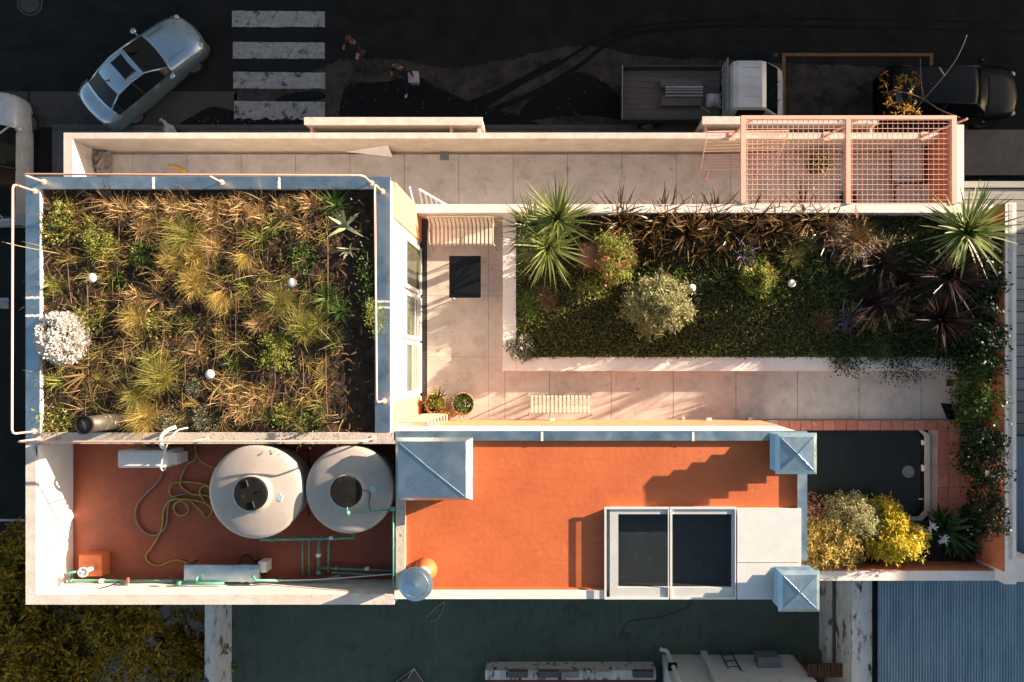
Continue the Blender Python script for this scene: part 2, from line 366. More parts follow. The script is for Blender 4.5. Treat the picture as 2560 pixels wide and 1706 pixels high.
cw = thing('crosswalk', None, None); cw['kind'] = 'structure'
for i, (y0, y1, x0, x1) in enumerate([(27, 68, 580, 812), (105, 147, 582, 812), (180, 222, 583, 813), (253, 297, 585, 812)]):
    pts = []
    r = random.Random(40 + i)
    for t in np.linspace(0, 1, 24): pts.append((x0 + (x1 - x0) * t, y0 + 2 * t + r.uniform(-.7, .7)))
    for t in np.linspace(0, 1, 24): pts.append((x1 - (x1 - x0) * t, y1 + r.uniform(-1, 1) * (1 if i < 3 else 5)))
    G().sheet([W(a, b, 0.016) for a, b in pts]).make('stripe', road_white, cw)
ym = thing('parking_bay_marking', None, None); ym['kind'] = 'structure'
for a in ((1955, 133, 2333, 141), (1955, 141, 1964, 330), (2324, 141, 2333, 330)):
    g = G(); g.sheet([W(a[0], a[1], 0.017), W(a[2], a[1], 0.017), W(a[2], a[3], 0.017), W(a[0], a[3], 0.017)]); g.make('painted_line', road_yellow, ym)
wl = thing('side_road_marking', None, None); wl['kind'] = 'structure'
for a in ((-60, 745, 22, 772), (-200, 1298, 62, 1304)):
    G().sheet([W(a[0], a[1], 0.006), W(a[2], a[1], 0.006), W(a[2], a[3], 0.006), W(a[0], a[3], 0.006)]).make('painted_line', road_white, wl)
mh = W(75, 8, 0.012)
t = thing('manhole_cover', 'round dark manhole cover set in the asphalt at the top left', 'manhole', mh)
G().lathe([(0.34, 0), (0.34, 0.012), (0.31, 0.014)], mh, 32).make('cover', darkmetal, t)
G().tube([(mh[0] + .41 * math.cos(a), mh[1] + .41 * math.sin(a), .008) for a in np.linspace(0, 2 * math.pi, 40)[:-1]], .035, 6, True).make('collar', lane_con, t)
# pavement along the house with its kerb
KY, BX = 8.32, -17.45
sw = thing('sidewalk', None, None); sw['kind'] = 'structure'
G().box(BX + .02, 40, 6.6, KY - .16, -.02, 0.115).make('base', joint_m, sw)
x = BX + .05
while x < 13.5:
    for (y0, y1) in ((6.62, 7.38), (7.40, KY - .17)):
        G().box(x, min(x + 1.18, 13.6), y0, y1, 0.1, 0.13).make('paving_slab', side_con, sw)
    x += 1.2
sw2 = thing('side_sidewalk', None, None); sw2['kind'] = 'structure'
G().box(BX + .02, -10, -60, 6.58, -.02, 0.115).make('base', joint_m, sw2)
for i in range(14):
    for (a, b) in ((BX + .2, -15.9), (-15.88, -14.15)):
        G().box(a, b, 6.55 - i * 1.2, 6.57 - i * 1.2 - 1.18, 0.1, 0.13).make('paving_slab', side_con, sw2)
kb = thing('kerb', None, None); kb['kind'] = 'structure'
for i in range(33):
    G().box(BX + i * .95, BX + i * .95 + .94, KY - .15, KY, -.05, 0.14).make('kerbstone', kerb_m, kb)
for i in range(15):
    G().box(BX, BX + .15, KY - .17 - i * .95, KY - .17 - i * .95 - .94, -.05, 0.14).make('kerbstone', kerb_m, kb)

# ================================================================ the house
ZP, ZPW, ZT, ZNW, ZPL, ZR, ZO, ZY = 3.1, 4.16, 5.6, 6.27, 5.93, 8.8, 8.71, 7.75
house = thing('house', 'white house with metal-edged roof garden, orange roof and walled terraces', 'house', (0, 0, 0))
def hp(name, g, m, parent=None, **kw): return g.make(name, m, parent or house, **kw)
X_W, X_WIN, Y_N, Y_S = -11.55, -3.70, 4.12, -1.37
# lower storey and upper blocks
g = G(); g.box(-14.1, 10.97, -5.1, 6.66, 0, ZP - .06); hp('lower_storey', g, con_wall)
g = G(); g.box(X_W + .02, X_WIN - .1, -5.1, Y_N - .02, ZP - .06, 7.6); g.box(X_WIN - .1, 5.2, -4.95, Y_S - .02, ZP - .06, 7.6); hp('upper_storey', g, plaster)
g = G(); g.box(X_WIN - .3, 10.55, -5.2, 4.1, ZP - .06, ZT - .05); hp('terrace_block', g, con_wall)
# ---- patio behind the street wall
pf = hp('patio_floor', G().box(-13.9, 10.6, 4.1, 6.4, ZP - .06, ZP - .012), joint_m)
xs = [-13.9] + [W(p, 0, ZP)[0] for p in range(195, 2340, 136)] + [10.6]
for a, b in zip(xs[:-1], xs[1:]):
    if b - a > .1: G().box(a + .006, b - .008, 4.12, 6.38, ZP - .03, ZP).make('paving_slab', paving, pf)
g = G(); ins = .23
g.pbox(159, 332, 2345, 347, ZP - .3, ZPW); hp('street_wall', g, coping_c)
a = W(159, 347, ZPW); b = W(182, 347, ZPW)
hp('street_wall_return', G().box(a[0], b[0], a[1] - .002, 3.9, ZP - .3, ZPW), coping_c)
a = W(182, 347.5, ZPW)
hp('wall_render', G().box(a[0], 10.55, a[1] - .02, a[1] + .01, ZP - .02, ZPW - .012), con_wall)
# window-box balconies hung on the street face
def balcony(x0, x1, y0, y1):
    p0 = W(x0, y0, 4.05); p1 = W(x1, y1, 4.05)
    bal = hp('window_box', G().box(p0[0], p1[0], p0[1] - .19, p0[1], 2.7, 4.05), con_wall)
    G().box(p0[0] + .01, p1[0] - .01, 6.66, p0[1] - .19, 2.62, 2.78).make('floor', con_wall, bal)
    G().box(p0[0] - .02, p1[0] + .02, p0[1] - .2, p0[1] + .02, 4.05, 4.08).make('coping', coping_c, bal)
    for xx in (p0[0] + .12, p1[0] - .12, p0[0] + .82 * (p1[0] - p0[0])):
        G().box(xx - .035, xx + .035, 6.66, p0[1] - .19, 3.5, 3.9).make('bracket', pinkm, bal)
    return p0, p1
balcony(763, 1205, 296, 332)
balcony(1757, 2195, 294, 332)
# east end wall of the patio
g = G(); g.pbox(2386, 312, 2410, 505, ZP - .3, 4.86); hp('patio_end_wall', g, plaster)
a = W(2386, 312, 4.86)
g = G(); g.box(a[0] - .03, a[0] + .01, 4.14, a[1] - .01, ZP - .02, 4.80); hp('brick_facing', g, brickm)
# ---- upper terrace
tf = hp('terrace_floor', G().box(X_WIN, 10.56, -1.36, 3.95, ZT - .1, ZT - .012), joint_m)
ys = [3.95, W(0, 740, ZT)[1], W(0, 893, ZT)[1]]
for i, (xa, xb) in enumerate(((X_WIN + .16, W(1221, 0, ZT)[0]), (W(1221, 0, ZT)[0], W(1262, 0, ZT)[0]))):
    for y1, y0 in zip(ys, ys[1:] + [-1.36]):
        G().box(xa + .004, xb - .004, y0 + .004, y1 - .004, ZT - .03, ZT).make('paving_slab', paving, tf)
xs = [W(p, 0, ZT)[0] for p in (1262, 1374, 1528, 1683, 1840, 1994, 2148, 2303)] + [10.56]
for xa, xb in zip(xs[:-1], xs[1:]):
    G().box(xa + .007, xb - .007, -1.352, .34, ZT - .03, ZT).make('paving_slab', paving, tf)
nw = W(1036, 511, ZNW); nw2 = W(2482, 532, ZNW)
hp('terrace_north_wall', G().box(X_WIN, nw2[0], nw2[1], nw[1], ZP, ZNW), plaster)
g = G(); g.pbox(1257, 533, 1290, 928, ZT - .02, ZPL); hp('planter_wall', g, plaster)
g = G(); g.pbox(1290.5, 893, 2412, 928, ZT - .02, ZPL); hp('planter_wall', g, plaster)
dg = hp('drain_channel', G().pbox(1051.5, 575, 1067, 1040, ZT - .02, ZT + .004), blackrub)
g = G()
for i in range(118):
    y = 577 + i * 3.9; g.pbox(1054, y, 1065, y + 1.7, ZT, ZT + .012)
g.make('grate_bars', kerb_m, dg, kind='stuff')
hp('corner_drain', G().pbox(1051, 550, 1070, 574, ZT - .02, ZT + .015), darkmetal)
hp('floor_drain', G().pbox(1100, 379, 1122, 401, ZP - .02, ZP + .008), metal_grey)
hp('floor_drain', G().pbox(2366, 949, 2383, 966, ZT - .02, ZT + .008), rust)
# window wall (west side of the terrace)
hp('window_wall', G().box(X_WIN - .25, X_WIN - .02, -1.37, 4.1, ZT - .3, 8.46), plaster)
fr_w = [(3.06, 1.93), (1.77, .73), (.61, -.61)]
zt, zb = 7.47, 5.78
for i, (ya, yb) in enumerate(fr_w):
    wn_ = hp('window', G().box(X_WIN - .019, X_WIN + .003, yb, ya, zb, zt), curtain)
    g = G(); w = .05
    g.box(X_WIN + .003, X_WIN + .06, ya - w, ya + .03, zb - .02, zt + .04); g.box(X_WIN + .003, X_WIN + .06, yb - .03, yb + w, zb - .02, zt + .04)
    g.box(X_WIN + .003, X_WIN + .06, yb + w, ya - w, zt, zt + .04); g.box(X_WIN + .003, X_WIN + .06, yb + w, ya - w, zb - .02, zb + .03)
    g.make('frame', alu, wn_)
    G().box(X_WIN + .02, X_WIN + .026, yb + w, ya - w, zb + .03, zt).make('pane', glass, wn_)
    if i:
        g = G()
        for q in range(1, 3 + i): g.box(X_WIN + .06, X_WIN + .09, yb, ya, zb + .02 + q * .28 - .03, zb + .02 + q * .28)
        g.make('track_bars', alu, wn_)
trim = G(); trim.box(X_WIN - .02, X_WIN - .019, -.74, 3.3, ZT, 8.46)
for a, b in ((3.3, 4.1), (-1.36, -.74)):
    hp('tile_facing', G().box(X_WIN - .02, X_WIN + .025, a, b, ZT, 8.44), terra_f)
# south wall of the terrace
hp('south_terrace_wall', G().box(X_WIN, 5.1, Y_S - .2, Y_S - .002, ZT - .3, ZR - .13), plaster)
hp('tile_facing', G().box(X_WIN + .03, 5.1, Y_S - .002, Y_S + .02, ZT, 7.4), terra_f)
# east garden wall and south garden wall
ew = W(2510, 507, 7.1); ew2 = W(2541, 1400, 7.1)
hp('east_garden_wall', G().box(ew[0] + .03, ew2[0], -5.2, ew[1], ZP, 7.1), plaster)
hp('brick_facing', G().box(ew[0], ew[0] + .03, -4.9, ew[1] - .01, ZT - .02, 7.08), brickm)
hp('coping_stain', G().box(ew[0] + .11, ew[0] + .2, -4.6, ew[1] - .02, 7.1, 7.104), mossy)
sg = W(2050, 1425, 6.7); sg2 = W(2620, 1452, 6.7)
hp('south_garden_wall', G().box(sg[0], sg2[0], sg2[1], sg[1] - .03, ZP, 6.7), plaster)
hp('brick_facing', G().box(sg[0], ew[0] + .01, sg[1] - .03, sg[1], ZT - .02, 6.68), brickm)
c = [W(2536, 1392, 6.72), W(2620, 1410, 6.72), W(2620, 1455, 6.72), W(2536, 1455, 6.72)]
hp('wall_end_block', G().prism([(p[0], p[1]) for p in c], ZP, 6.72), plaster)
# ---- pool and its tiled deck
ZD = 5.78
g = G(); _x = W(2312, 0, ZD)[0] + .05; _y = W(0, 1076, ZD)[1]; g.box(5.3, ew[0], _y + .01, Y_S + .005, ZT - .04, ZD - .03); g.box(_x, ew[0], -5.0, _y + .01, ZT - .04, ZD - .03)
pd = hp('pool_deck', g, mat('pale_grout', (.5, .36, .3), rough=.9))
tp = 28.5 * (HC - ZD) / F
pw = [W(2020, 1075, ZD), W(2325, 1290, ZD)]
px0, px1, py0, py1 = 5.32, W(2312, 0, ZD)[0], W(0, 1292, ZD)[1], W(0, 1076, ZD)[1]
rt = random.Random(5); k = 0
x = 5.6
while x < ew[0] - .05:
    y = Y_S; row = 0
    while y > -4.2:
        xa, xb, ya, yb = x + .01, min(x + tp - .01, ew[0]), y - .01, y - tp + .01
        row += 1
        if row == 1: yb = py1 + .0; ynext = py1
        else: ynext = y - tp
        inside = (xa < px1 + .1 and row > 1)
        if xb - xa > .05 and not inside:
            G().box(xa, xb, yb, ya, ZD - .04, ZD + rt.uniform(0, .004)).make('tile', terra_t[rt.randrange(3)], pd)
        y = ynext
    x += tp
pool = hp('pool', G().box(px0, px1, py0, py1, ZD - 1.1, ZD - 1.0), lane_con)
g = G(); g.box(px1, px1 + .1, py0, py1, ZD - 1.1, ZD - .02); g.box(px0, px1 + .1, py1, py1 + .02, ZD - 1.1, ZD - .03); g.box(px0, px1 + .1, py0 - .1, py0, ZD - 1.1, ZD + .004); g.make('basin_wall', blackrub, pool)
g = G(); c = .16
g.prism([(px1, py0 + c), (px1 + .13, py0 + c * .7), (px1 + .13, py1 - c * .7), (px1, py1 - c)], ZD - .03, ZD + .012)
g.prism([(px1, py1 - c), (px1 + .13, py1 - c * .7), (px1 - c * .5, py1 + .002), (px1 - c, py1 + .002)], ZD - .029, ZD + .013)
g.prism([(px1, py0 + c), (px1 + .13, py0 + c * .7), (px1 - c * .5, py0 - .1), (px1 - c, py0)], ZD - .029, ZD + .013)
g.prism([(px0, py0), (px1 - c, py0), (px1 - c * .5, py0 - .1), (px0, py0 - .1)], ZD - .03, ZD + .012)
g.make('rim', con_wall, pool)
G().box(px0, px1, py0, py1, ZD - .4, ZD - .12).make('water_body', water, pool)
d = W(2272, 1180, ZD - .1)
G().lathe([(.16, 0), (.16, .02), (.14, .025)], (d[0], d[1], ZD - .125), 28).make('drain_cover', metal_grey, pool)
for yy in (1107, 1171):
    d = W(2308, yy, ZD - .07); G().tube([(px1 - .03, d[1], ZD - .08), (px1 + .02, d[1], ZD - .08)], .085 if yy > 1150 else .07, 16).make('pool_light', wplast, pool)
d = W(2300, 1248, ZD - .08); G().tube([(px1 - .1, d[1], ZD - .09), (px1, d[1], ZD - .09)], .022, 10).make('inlet_nozzle', wplast, pool)
hp('planter_bed', G().box(5.3, ew[0], -5.0, py0 - .1, ZT, 5.95), darksoil)
hp('planter_soil', G().box(W(1290, 0, ZPL)[0], ew[0] - .02, .36, nw2[1] + .01, ZT - .02, 5.87), darksoil)
# ---- roof garden parapet and metal copings
def parapet(px0, py0, px1, py1, z0, z1, m, name='parapet'): return hp(name, G().pbox(px0, py0, px1, py1, z0, z1), m)
parapet(66, 446, 97, 1512, 7.5, ZR - .012, plaster)
parapet(97.2, 446, 972, 470, 8.0, ZR - .012, plaster)
parapet(940, 470.2, 974.5, 1082, 8.0, ZR - .012, plaster)
cop = hp('metal_coping', G().pbox(64, 442, 975.5, 444, ZR - .1, ZR - .005), galv)
def sheets(lst):
    for a in lst: G().pbox(*a, ZR - .011, ZR).make('coping_sheet', galv, cop)
sheets([(64, 443, 382, 472.5), (384.5, 443, 696, 472.5), (698.5, 443, 937, 472.5), (64, 473, 99, 744), (64, 746, 99, 789), (64, 791, 99, 1113), (937.5, 443, 975.5, 754), (937.5, 756, 975.5, 768), (937.5, 770, 975.5, 1081)])
for a in ((380, 443, 386, 472.5), (694.5, 443, 700, 472.5), (64, 742, 99, 748), (64, 787, 99, 793), (937.5, 752, 975.5, 757), (937.5, 767, 975.5, 772)):
    r = random.Random(int(a[0])); p0 = W(a[0], a[1], ZR); p1 = W(a[2], a[3], ZR)
    pts = []
    hor = (p1[0] - p0[0]) > (p0[1] - p1[1])
    for side in (0, 1):
        for t in np.linspace(0, 1, 7):
            t2 = t if side == 0 else 1 - t; j = r.uniform(-.012, .012)
            if hor: pts.append((p0[0] + t2 * (p1[0] - p0[0]), (p0[1] if side == 0 else p1[1]) + j))
            else: pts.append(((p0[0] if side == 0 else p1[0]) + j, p0[1] + t2 * (p1[1] - p0[1])))
    G().prism(pts, ZR - .002, ZR + .006).make('sealant_strip', sealant, cop)
g = G(); p0 = W(99, 1083, ZR); p1 = W(976, 1110, ZR)
parapet(97.2, 1083, 988, 1110, 7.5, ZR, mossy, 'garden_south_parapet')
hp('inner_flashing', G().pbox(97.2, 475, 100, 1082, 8.4, ZR - .03), wplast)
# ---- tank yard
hp('yard_floor', G().box(X_W + .2, -3.4, -5.0, -1.5, ZY - .2, ZY), rroof)
parapet(64, 1486.5, 985, 1512, 7.5, ZR + .001, coping_c)
hp('parapet_top', G().pbox(64, 1114, 90, 1486, ZR - .008, ZR + .003), coping_c)
# ---- orange roof
_a = W(1511, 1268, ZO + .18); _b = W(1840, 1499, ZO + .18)
g = G(); g.box(-3.55, 5.1, _a[1] - .05, -1.5, ZO - .25, ZO); g.box(-3.55, _a[0] + .15, -4.85, _a[1] - .05, ZO - .25, ZO); g.box(_b[0] - .05, 5.1, -4.85, _a[1] - .05, ZO - .25, ZO); hp('orange_roof', g, oroof)
hp('roof_kerb_west', G().pbox(989.5, 1104, 1012.5, 1476, 7.4, ZR), mossy)
hp('roof_kerb_south', G().pbox(986, 1476.5, 1512, 1498, 7.4, ZR + .002), plaster)
hp('roof_kerb_north', G().pbox(985, 1080, 2000, 1100, 8.3, ZR - .012), plaster)
hp('roof_kerb_east', G().pbox(1996, 1103, 2016, 1400, 7.4, ZR - .012), plaster)
hp('orange_edge', G().pbox(1012.5, 1470, 1512, 1476.5, ZO, ZO + .05), oroof)
cop2 = hp('roof_coping', G().pbox(985, 1078.2, 2018, 1080, ZR - .1, ZR - .008), galv)
for a in ((985, 1079, 1353, 1102), (1357, 1079, 1732, 1102), (1735, 1079, 2018, 1102), (1994, 1103, 2018, 1402)):
    G().pbox(*a, ZR - .011, ZR).make('coping_sheet', galv, cop2)
for a in ((1352, 1080, 1358, 1103), (1730, 1080, 1736, 1103)):
    G().pbox(*a, ZR - .002, ZR + .006).make('sealant_strip', sealant, cop2)
# large metal hood
def sq(cx, cy, hx, hy, z): return [(cx - hx, cy - hy, z), (cx + hx, cy - hy, z), (cx + hx, cy + hy, z), (cx - hx, cy + hy, z)]
a = W(988, 1095, 9.2); b = W(1181, 1252, 9.2); cx, cy, hx, hy = (a[0] + b[0]) / 2, (a[1] + b[1]) / 2, (b[0] - a[0]) / 2, (a[1] - b[1]) / 2
hood = hp('metal_hood', G().box(cx - hx + .12, cx + hx - .2, cy - hy + .1, cy + hy - .12, 7.75, 9.12), galv2)
g = G(); g.frustum(sq(cx, cy, hx, hy, 9.1), sq(cx, cy, hx, hy, 9.16)); g.make('hood_rim', galv2, hood)
G().frustum(sq(cx, cy, hx, hy, 9.16), sq(cx - .03, cy, hx - .1, hy - .07, 9.26)).make('hood_skirt', galv2, hood)
hi = sq(cx - .03, cy, hx - .1, hy - .07, 9.262)
g = G(); g.add(hi + [(cx - .03, cy, 9.31)], [(0, 1, 4), (1, 2, 4), (2, 3, 4), (3, 0, 4)]); g.make('hood_top', galv2, hood)
g = G(); g.tube([(hi[3][0] + .03, hi[3][1] - .03, 9.268), (cx - .03, cy, 9.314), (hi[1][0] - .03, hi[1][1] + .03, 9.268)], .012, 6); g.make('seam_ridge', galv, hood)
# louvred square chimneys
def chimney(px, py, light=True):
    z1 = 9.3; c = W(px, py, z1); h = .40
    ch = hp('chimney', G().box(c[0] - .22, c[0] + .22, c[1] - .22, c[1] + .22, ZO - .1, z1 - .06), galv2)
    for i in range(5):
        z = ZO + .1 + i * .098
        G().frustum(sq(c[0], c[1], h - .005, h - .005, z), sq(c[0], c[1], h - .1, h - .1, z + .06)).make('louvre', galv2, ch)
    G().frustum(sq(c[0], c[1], h + .03, h + .03, z1), sq(c[0], c[1], h - .05, h - .05, z1 + .06)).make('cap_skirt', galv2, ch)
    t = sq(c[0], c[1], h - .05, h - .05, z1 + .062)
    G().add(t + [(c[0], c[1], z1 + .115)], [(0, 1, 4), (1, 2, 4), (2, 3, 4), (3, 0, 4)]).make('cap', galv2, ch)
    for q in ((0, 2), (1, 3)):
        A, B = t[q[0]], t[q[1]]
        G().tube([(A[0] * .93 + c[0] * .07, A[1] * .93 + c[1] * .07, A[2] + .006), (c[0], c[1], z1 + .12), (B[0] * .93 + c[0] * .07, B[1] * .93 + c[1] * .07, B[2] + .006)], .011 if light else .005, 6).make('cap_seam', galv, ch)
    g = G(); g.box(c[0] - .3, c[0] + .3, c[1] - .3, c[1] + .3, ZO - .1, ZO + .09); g.make('base_flashing', galv2, ch)
chimney(1990, 1134)
chimney(1997, 1478, False)
# round chimney
c = W(1064, 1424, ZO)
rc = hp('round_chimney', G().lathe([(.26, 0), (.23, .1), (.18, .2), (.165, .26)], c, 28), oroof, smooth=True)
G().lathe([(.155, .2), (.155, .98)], c, 24).make('flue', con_wall, rc, smooth=True)
G().lathe([(.335, .985), (.345, .99), (.345, 1.01), (.26, 1.04), (.25, 1.045), (.02, 1.12)], c, 40).make('cowl', galv2, rc)
G().tube([(c[0] + .255 * math.cos(a), c[1] + .255 * math.sin(a), c[2] + 1.045) for a in np.linspace(0, 2 * math.pi, 40)[:-1]], .007, 6, True).make('cowl_ring', galv, rc)
# skylight and white hatch
zs = ZO + .18
a = W(1511, 1268, zs); b = W(1840, 1499, zs)
x0, x1, y0, y1 = a[0], b[0], b[1], a[1]
g = G(); g.box(x0 + .12, x0 + .30, y0 + .02, y1 - .03, ZO - 1.2, zs - .035); g.box(x0 + .30, x1 - .02, y1 - .16, y1 - .03, ZO - 1.2, zs - .035); g.box(x0 + .30, x1 - .02, y0 + .02, y0 + .24, ZO - 1.2, zs - .035); g.box(x1 - .07, x1 - .02, y0 + .24, y1 - .16, ZO - 1.2, zs - .035)
skl = hp('skylight', g, plaster)
g = G(); g.box(x0 + .30, x1 - .07, y0 + .24, y1 - .16, ZO - .2, ZO - .12)
for _q in ((x0 + .3, x0 + .315, y0 + .24, y1 - .16), (x1 - .085, x1 - .07, y0 + .24, y1 - .16), (x0 + .315, x1 - .085, y1 - .175, y1 - .16), (x0 + .315, x1 - .085, y0 + .24, y0 + .255)): g.box(*_q, ZO - .12, ZO + .06)
g.make('shaft_shade_box', interior, skl)  # shallow box; its dark colour stands in for the unlit shaft below
G().box(x0 + .06, x0 + .12, y0 + .2, y1 - .1, zs - .12, zs - .05).make('gasket', metal_grey, skl)
xm = W(1674, 0, zs)[0]
for xa, xb in ((x0, xm - .012), (xm + .012, x1)):
    g = G(); w = .045
    g.box(xa, xb, y1 - w, y1, zs - .025, zs + .004); g.box(xa, xb, y0, y0 + w, zs - .025, zs + .004); g.box(xa, xa + w, y0 + w, y1 - w, zs - .025, zs + .004); g.box(xb - w * .5, xb, y0 + w, y1 - w, zs - .025, zs + .004)
    g.make('sash', alu, skl)
    G().sheet([(xa + w, y0 + w, zs), (xb - w * .5, y0 + w, zs), (xb - w * .5, y1 - w, zs), (xa + w, y1 - w, zs)]).make('pane', skyglass, skl)
g = G(); a = W(1843, 1272, zs); b = W(2003, 1406, zs); c = W(1995, 1499, zs)
ht = hp('white_roof_hatch', G().box(a[0] + .02, b[0] - .04, c[1] + .03, a[1] - .02, ZO - .05, zs - .03), plaster)
G().box(a[0], b[0], b[1], a[1], zs - .03, zs + .01).make('cover_sheet', alu, ht)
G().box(a[0], b[0], c[1], b[1] - .015, zs - .031, zs + .006).make('cover_sheet', alu, ht)
# ================================================================ street-level and roof objects
# ---- pergola over the end of the patio
ZG = 6.3
perg = thing('pergola', 'salmon pink metal pergola with square wire grid over the patio end', 'pergola', W(2120, 400, ZP))
a = W(1853, 289, ZG); b = W(2392, 506, ZG); yw = nw[1] + .004
def rbar(name, x0, x1, y0, y1, z0=ZG - .1, z1=ZG): return G().box(x0, x1, y0, y1, z0, z1).make(name, pinkm, perg)
rbar('front_beam', a[0], b[0], a[1] - .09, a[1])
xm0, xm1 = W(2116, 0, ZG)[0], W(2127, 0, ZG)[0]
for x0, x1 in ((a[0], a[0] + .12), (xm0, xm1), (b[0] - .12, b[0])): rbar('cross_beam', x0, x1, yw, a[1] - .09)
rbar('wall_batten', a[0] + .12, b[0] - .12, yw, yw + .03, ZG - .06, ZG - .03)
pit = 12.78 * (HC - ZG) / F
for x0, x1 in ((a[0] + .12, xm0), (xm1, b[0] - .12)):
    n = int((x1 - x0) / pit)
    off = ((x1 - x0) - n * pit) / 2
    for i in range(n + 1):
        xx = x0 + off + i * pit
        if xx - x0 > .03 and x1 - xx > .03: G().tube([(xx, yw, ZG - .05), (xx, a[1] - .09, ZG - .05)], .0075, 5).make('wire', pinkm, perg)
    y = a[1] - .09 - .1
    while y > yw + .05:
        G().tube([(x0, y, ZG - .035), (x1, y, ZG - .035)], .0075, 5).make('wire', pinkm, perg); y -= pit
for px, py in ((1830, 352), (2067, 350), (2310, 350)):
    q = W(px, py, ZPW); yy = (W(0, 347, ZPW)[1] + W(0, 332, ZPW)[1]) / 2
    G().tube([(q[0], yy, ZPW), (q[0] + .01, a[1] - .05, ZG - .1)], .035, 4).make('post', pinkm, perg)
    G().box(q[0] - .09, q[0] + .09, yy - .14, yy + .1, ZPW, ZPW + .02).make('foot_plate', pinkm, perg)
# leaning pink mesh panel by the wall
gp_ = thing('mesh_panel', 'salmon pink wire mesh panel leaning on the street wall beside the pergola', 'panel', W(1790, 425, ZP))
A, B, C, D = W(1768, 331, 4.75), W(1972, 328, 4.75), W(1935, 420, 3.3), W(1752, 425, 3.3)
G().tube([A, B], .03, 8).make('top_rail', pinkm, gp_)
for p, q in ((A, D), (B, C), (D, C)): G().tube([p, q], .014, 6).make('frame_bar', pinkm, gp_)
for i in range(1, 12):
    t = i / 12; p = tuple(A[k] + (D[k] - A[k]) * t for k in range(3)); q = tuple(B[k] + (C[k] - B[k]) * t for k in range(3))
    G().tube([p, q], .006, 4).make('wire', pinkm, gp_)
for u in (.12, .8):
    p = tuple(D[k] + (C[k] - D[k]) * u for k in range(3)); G().tube([p, (p[0] - .05, p[1] - .2, ZP + .02)], .018, 6).make('leg', pinkm, gp_)
    G().box(p[0] - .12, p[0] + .04, p[1] - .24, p[1] - .17, ZP, ZP + .02).make('foot', pinkm, gp_)
# patio furniture under the grid
def sofa(name, label, px0, py0, px1, py1):
    z = ZP + .62; p = W(px0, py0, z); q = W(px1, py1, z); x0, x1, y1, y0 = p[0], q[0], p[1], q[1]
    t = thing(name, label, 'seat', ((x0 + x1) / 2, (y0 + y1) / 2, ZP))
    G().box(x0 - .02, x1 - .16, y0, y1, ZP + .12, ZP + .32).make('seat_frame', darkmetal, t)
    G().box(x0 - .05, x1 - .17, y0 + .04, y1 - .04, ZP + .32, ZP + .45).make('seat_cushion', greyfab, t)
    G().box(x1 - .16, x1, y0, y1, ZP + .12, z).make('backrest', greyfab, t)
    for yy in (y0, y1 - .07): G().box(x0, x1 - .16, yy, yy + .07, ZP + .32, ZP + .55).make('armrest', greyfab, t)
    for xx in (x0, x1 - .06):
        for yy in (y0 + .02, y1 - .08): G().box(xx, xx + .05, yy, yy + .05, ZP, ZP + .12).make('leg', darkmetal, t)
sofa('outdoor_armchair', 'grey cushioned armchair near the street wall under the pergola', 2250, 360, 2306, 452)
sofa('outdoor_armchair', 'pale grey armchair beside the planter wall under the pergola', 2256, 460, 2326, 510)
# ---- patio bits
q = W(920, 378, ZP)
g = G(); A = W(865, 379, ZP + .02); B = W(970, 362, 3.75); C = W(981, 392, ZP + .02)
n = (Vector(B) - Vector(A)).cross(Vector(C) - Vector(A)).normalized() * .015
g.frustum([Vector(p) - n for p in (A, C, B)], [Vector(p) + n for p in (A, C, B)])
o = g.make('triangular_board', plaster, None, label='white triangular board leaning against the patio side of the street wall', cat='board')
t = thing('broom', 'yellow broom head with short tan handle lying on the patio', 'broom', W(440, 418, ZP))
p, q = W(420, 412, ZP + .05), W(461, 425, ZP + .05)
d = (Vector(q) - Vector(p)).normalized(); n = Vector((-d.y, d.x, 0))
g = G(); g.prism([tuple((Vector(p) + n * .03)[:2]), tuple((Vector(q) + n * .02)[:2]), tuple((Vector(q) - n * .09)[:2]), tuple((Vector(p) - n * .03)[:2])], ZP, ZP + .05); g.make('bristles', yellowp, t)
g = G(); m_ = Vector(p) + d * .05; g.tube([m_, W(402, 445, ZP + .03)], .014, 6); g.make('handle', woodt, t)
# cement heap in the patio corner
def mound(x0, x1, y0, y1, z, h, seed, nx=18, ny=12, flat=.7):
    r = np.random.default_rng(seed); xs = np.linspace(x0, x1, nx); ys = np.linspace(y0, y1, ny)
    V = []; 
    for j in range(ny):
        for i in range(nx):
            e = min(1, 4 * min(i / (nx - 1), 1 - i / (nx - 1)), 1) * min(1, 4 * min(j / (ny - 1), 1 - j / (ny - 1)))
            e = min(1, e) ** .6
            V.append((xs[i] + r.normal() * .02, ys[j] + r.normal() * .02, z - .01 + h * e * (flat + (1 - flat) * r.random())))
    Fq = [(j * nx + i, j * nx + i + 1, (j + 1) * nx + i + 1, (j + 1) * nx + i) for j in range(ny - 1) for i in range(nx - 1)]
    g = G(); g.add(V, Fq); return g
a = W(203, 362, ZP + .2); b = W(270, 440, ZP + .2)
mound(a[0], b[0], b[1], a[1], ZP, .32, 3, flat=.5).make('cement_heap', cement, None, label='grey heap of hardened cement in the west corner of the patio', cat='rubble')
g = G(); g.tube([W(243, 416, ZP + .36), W(258, 395, ZP + .36)], .022, 5); g.make('wooden_stick', woodt, None, label='short tan wooden stick lying on the cement heap', cat='stick')
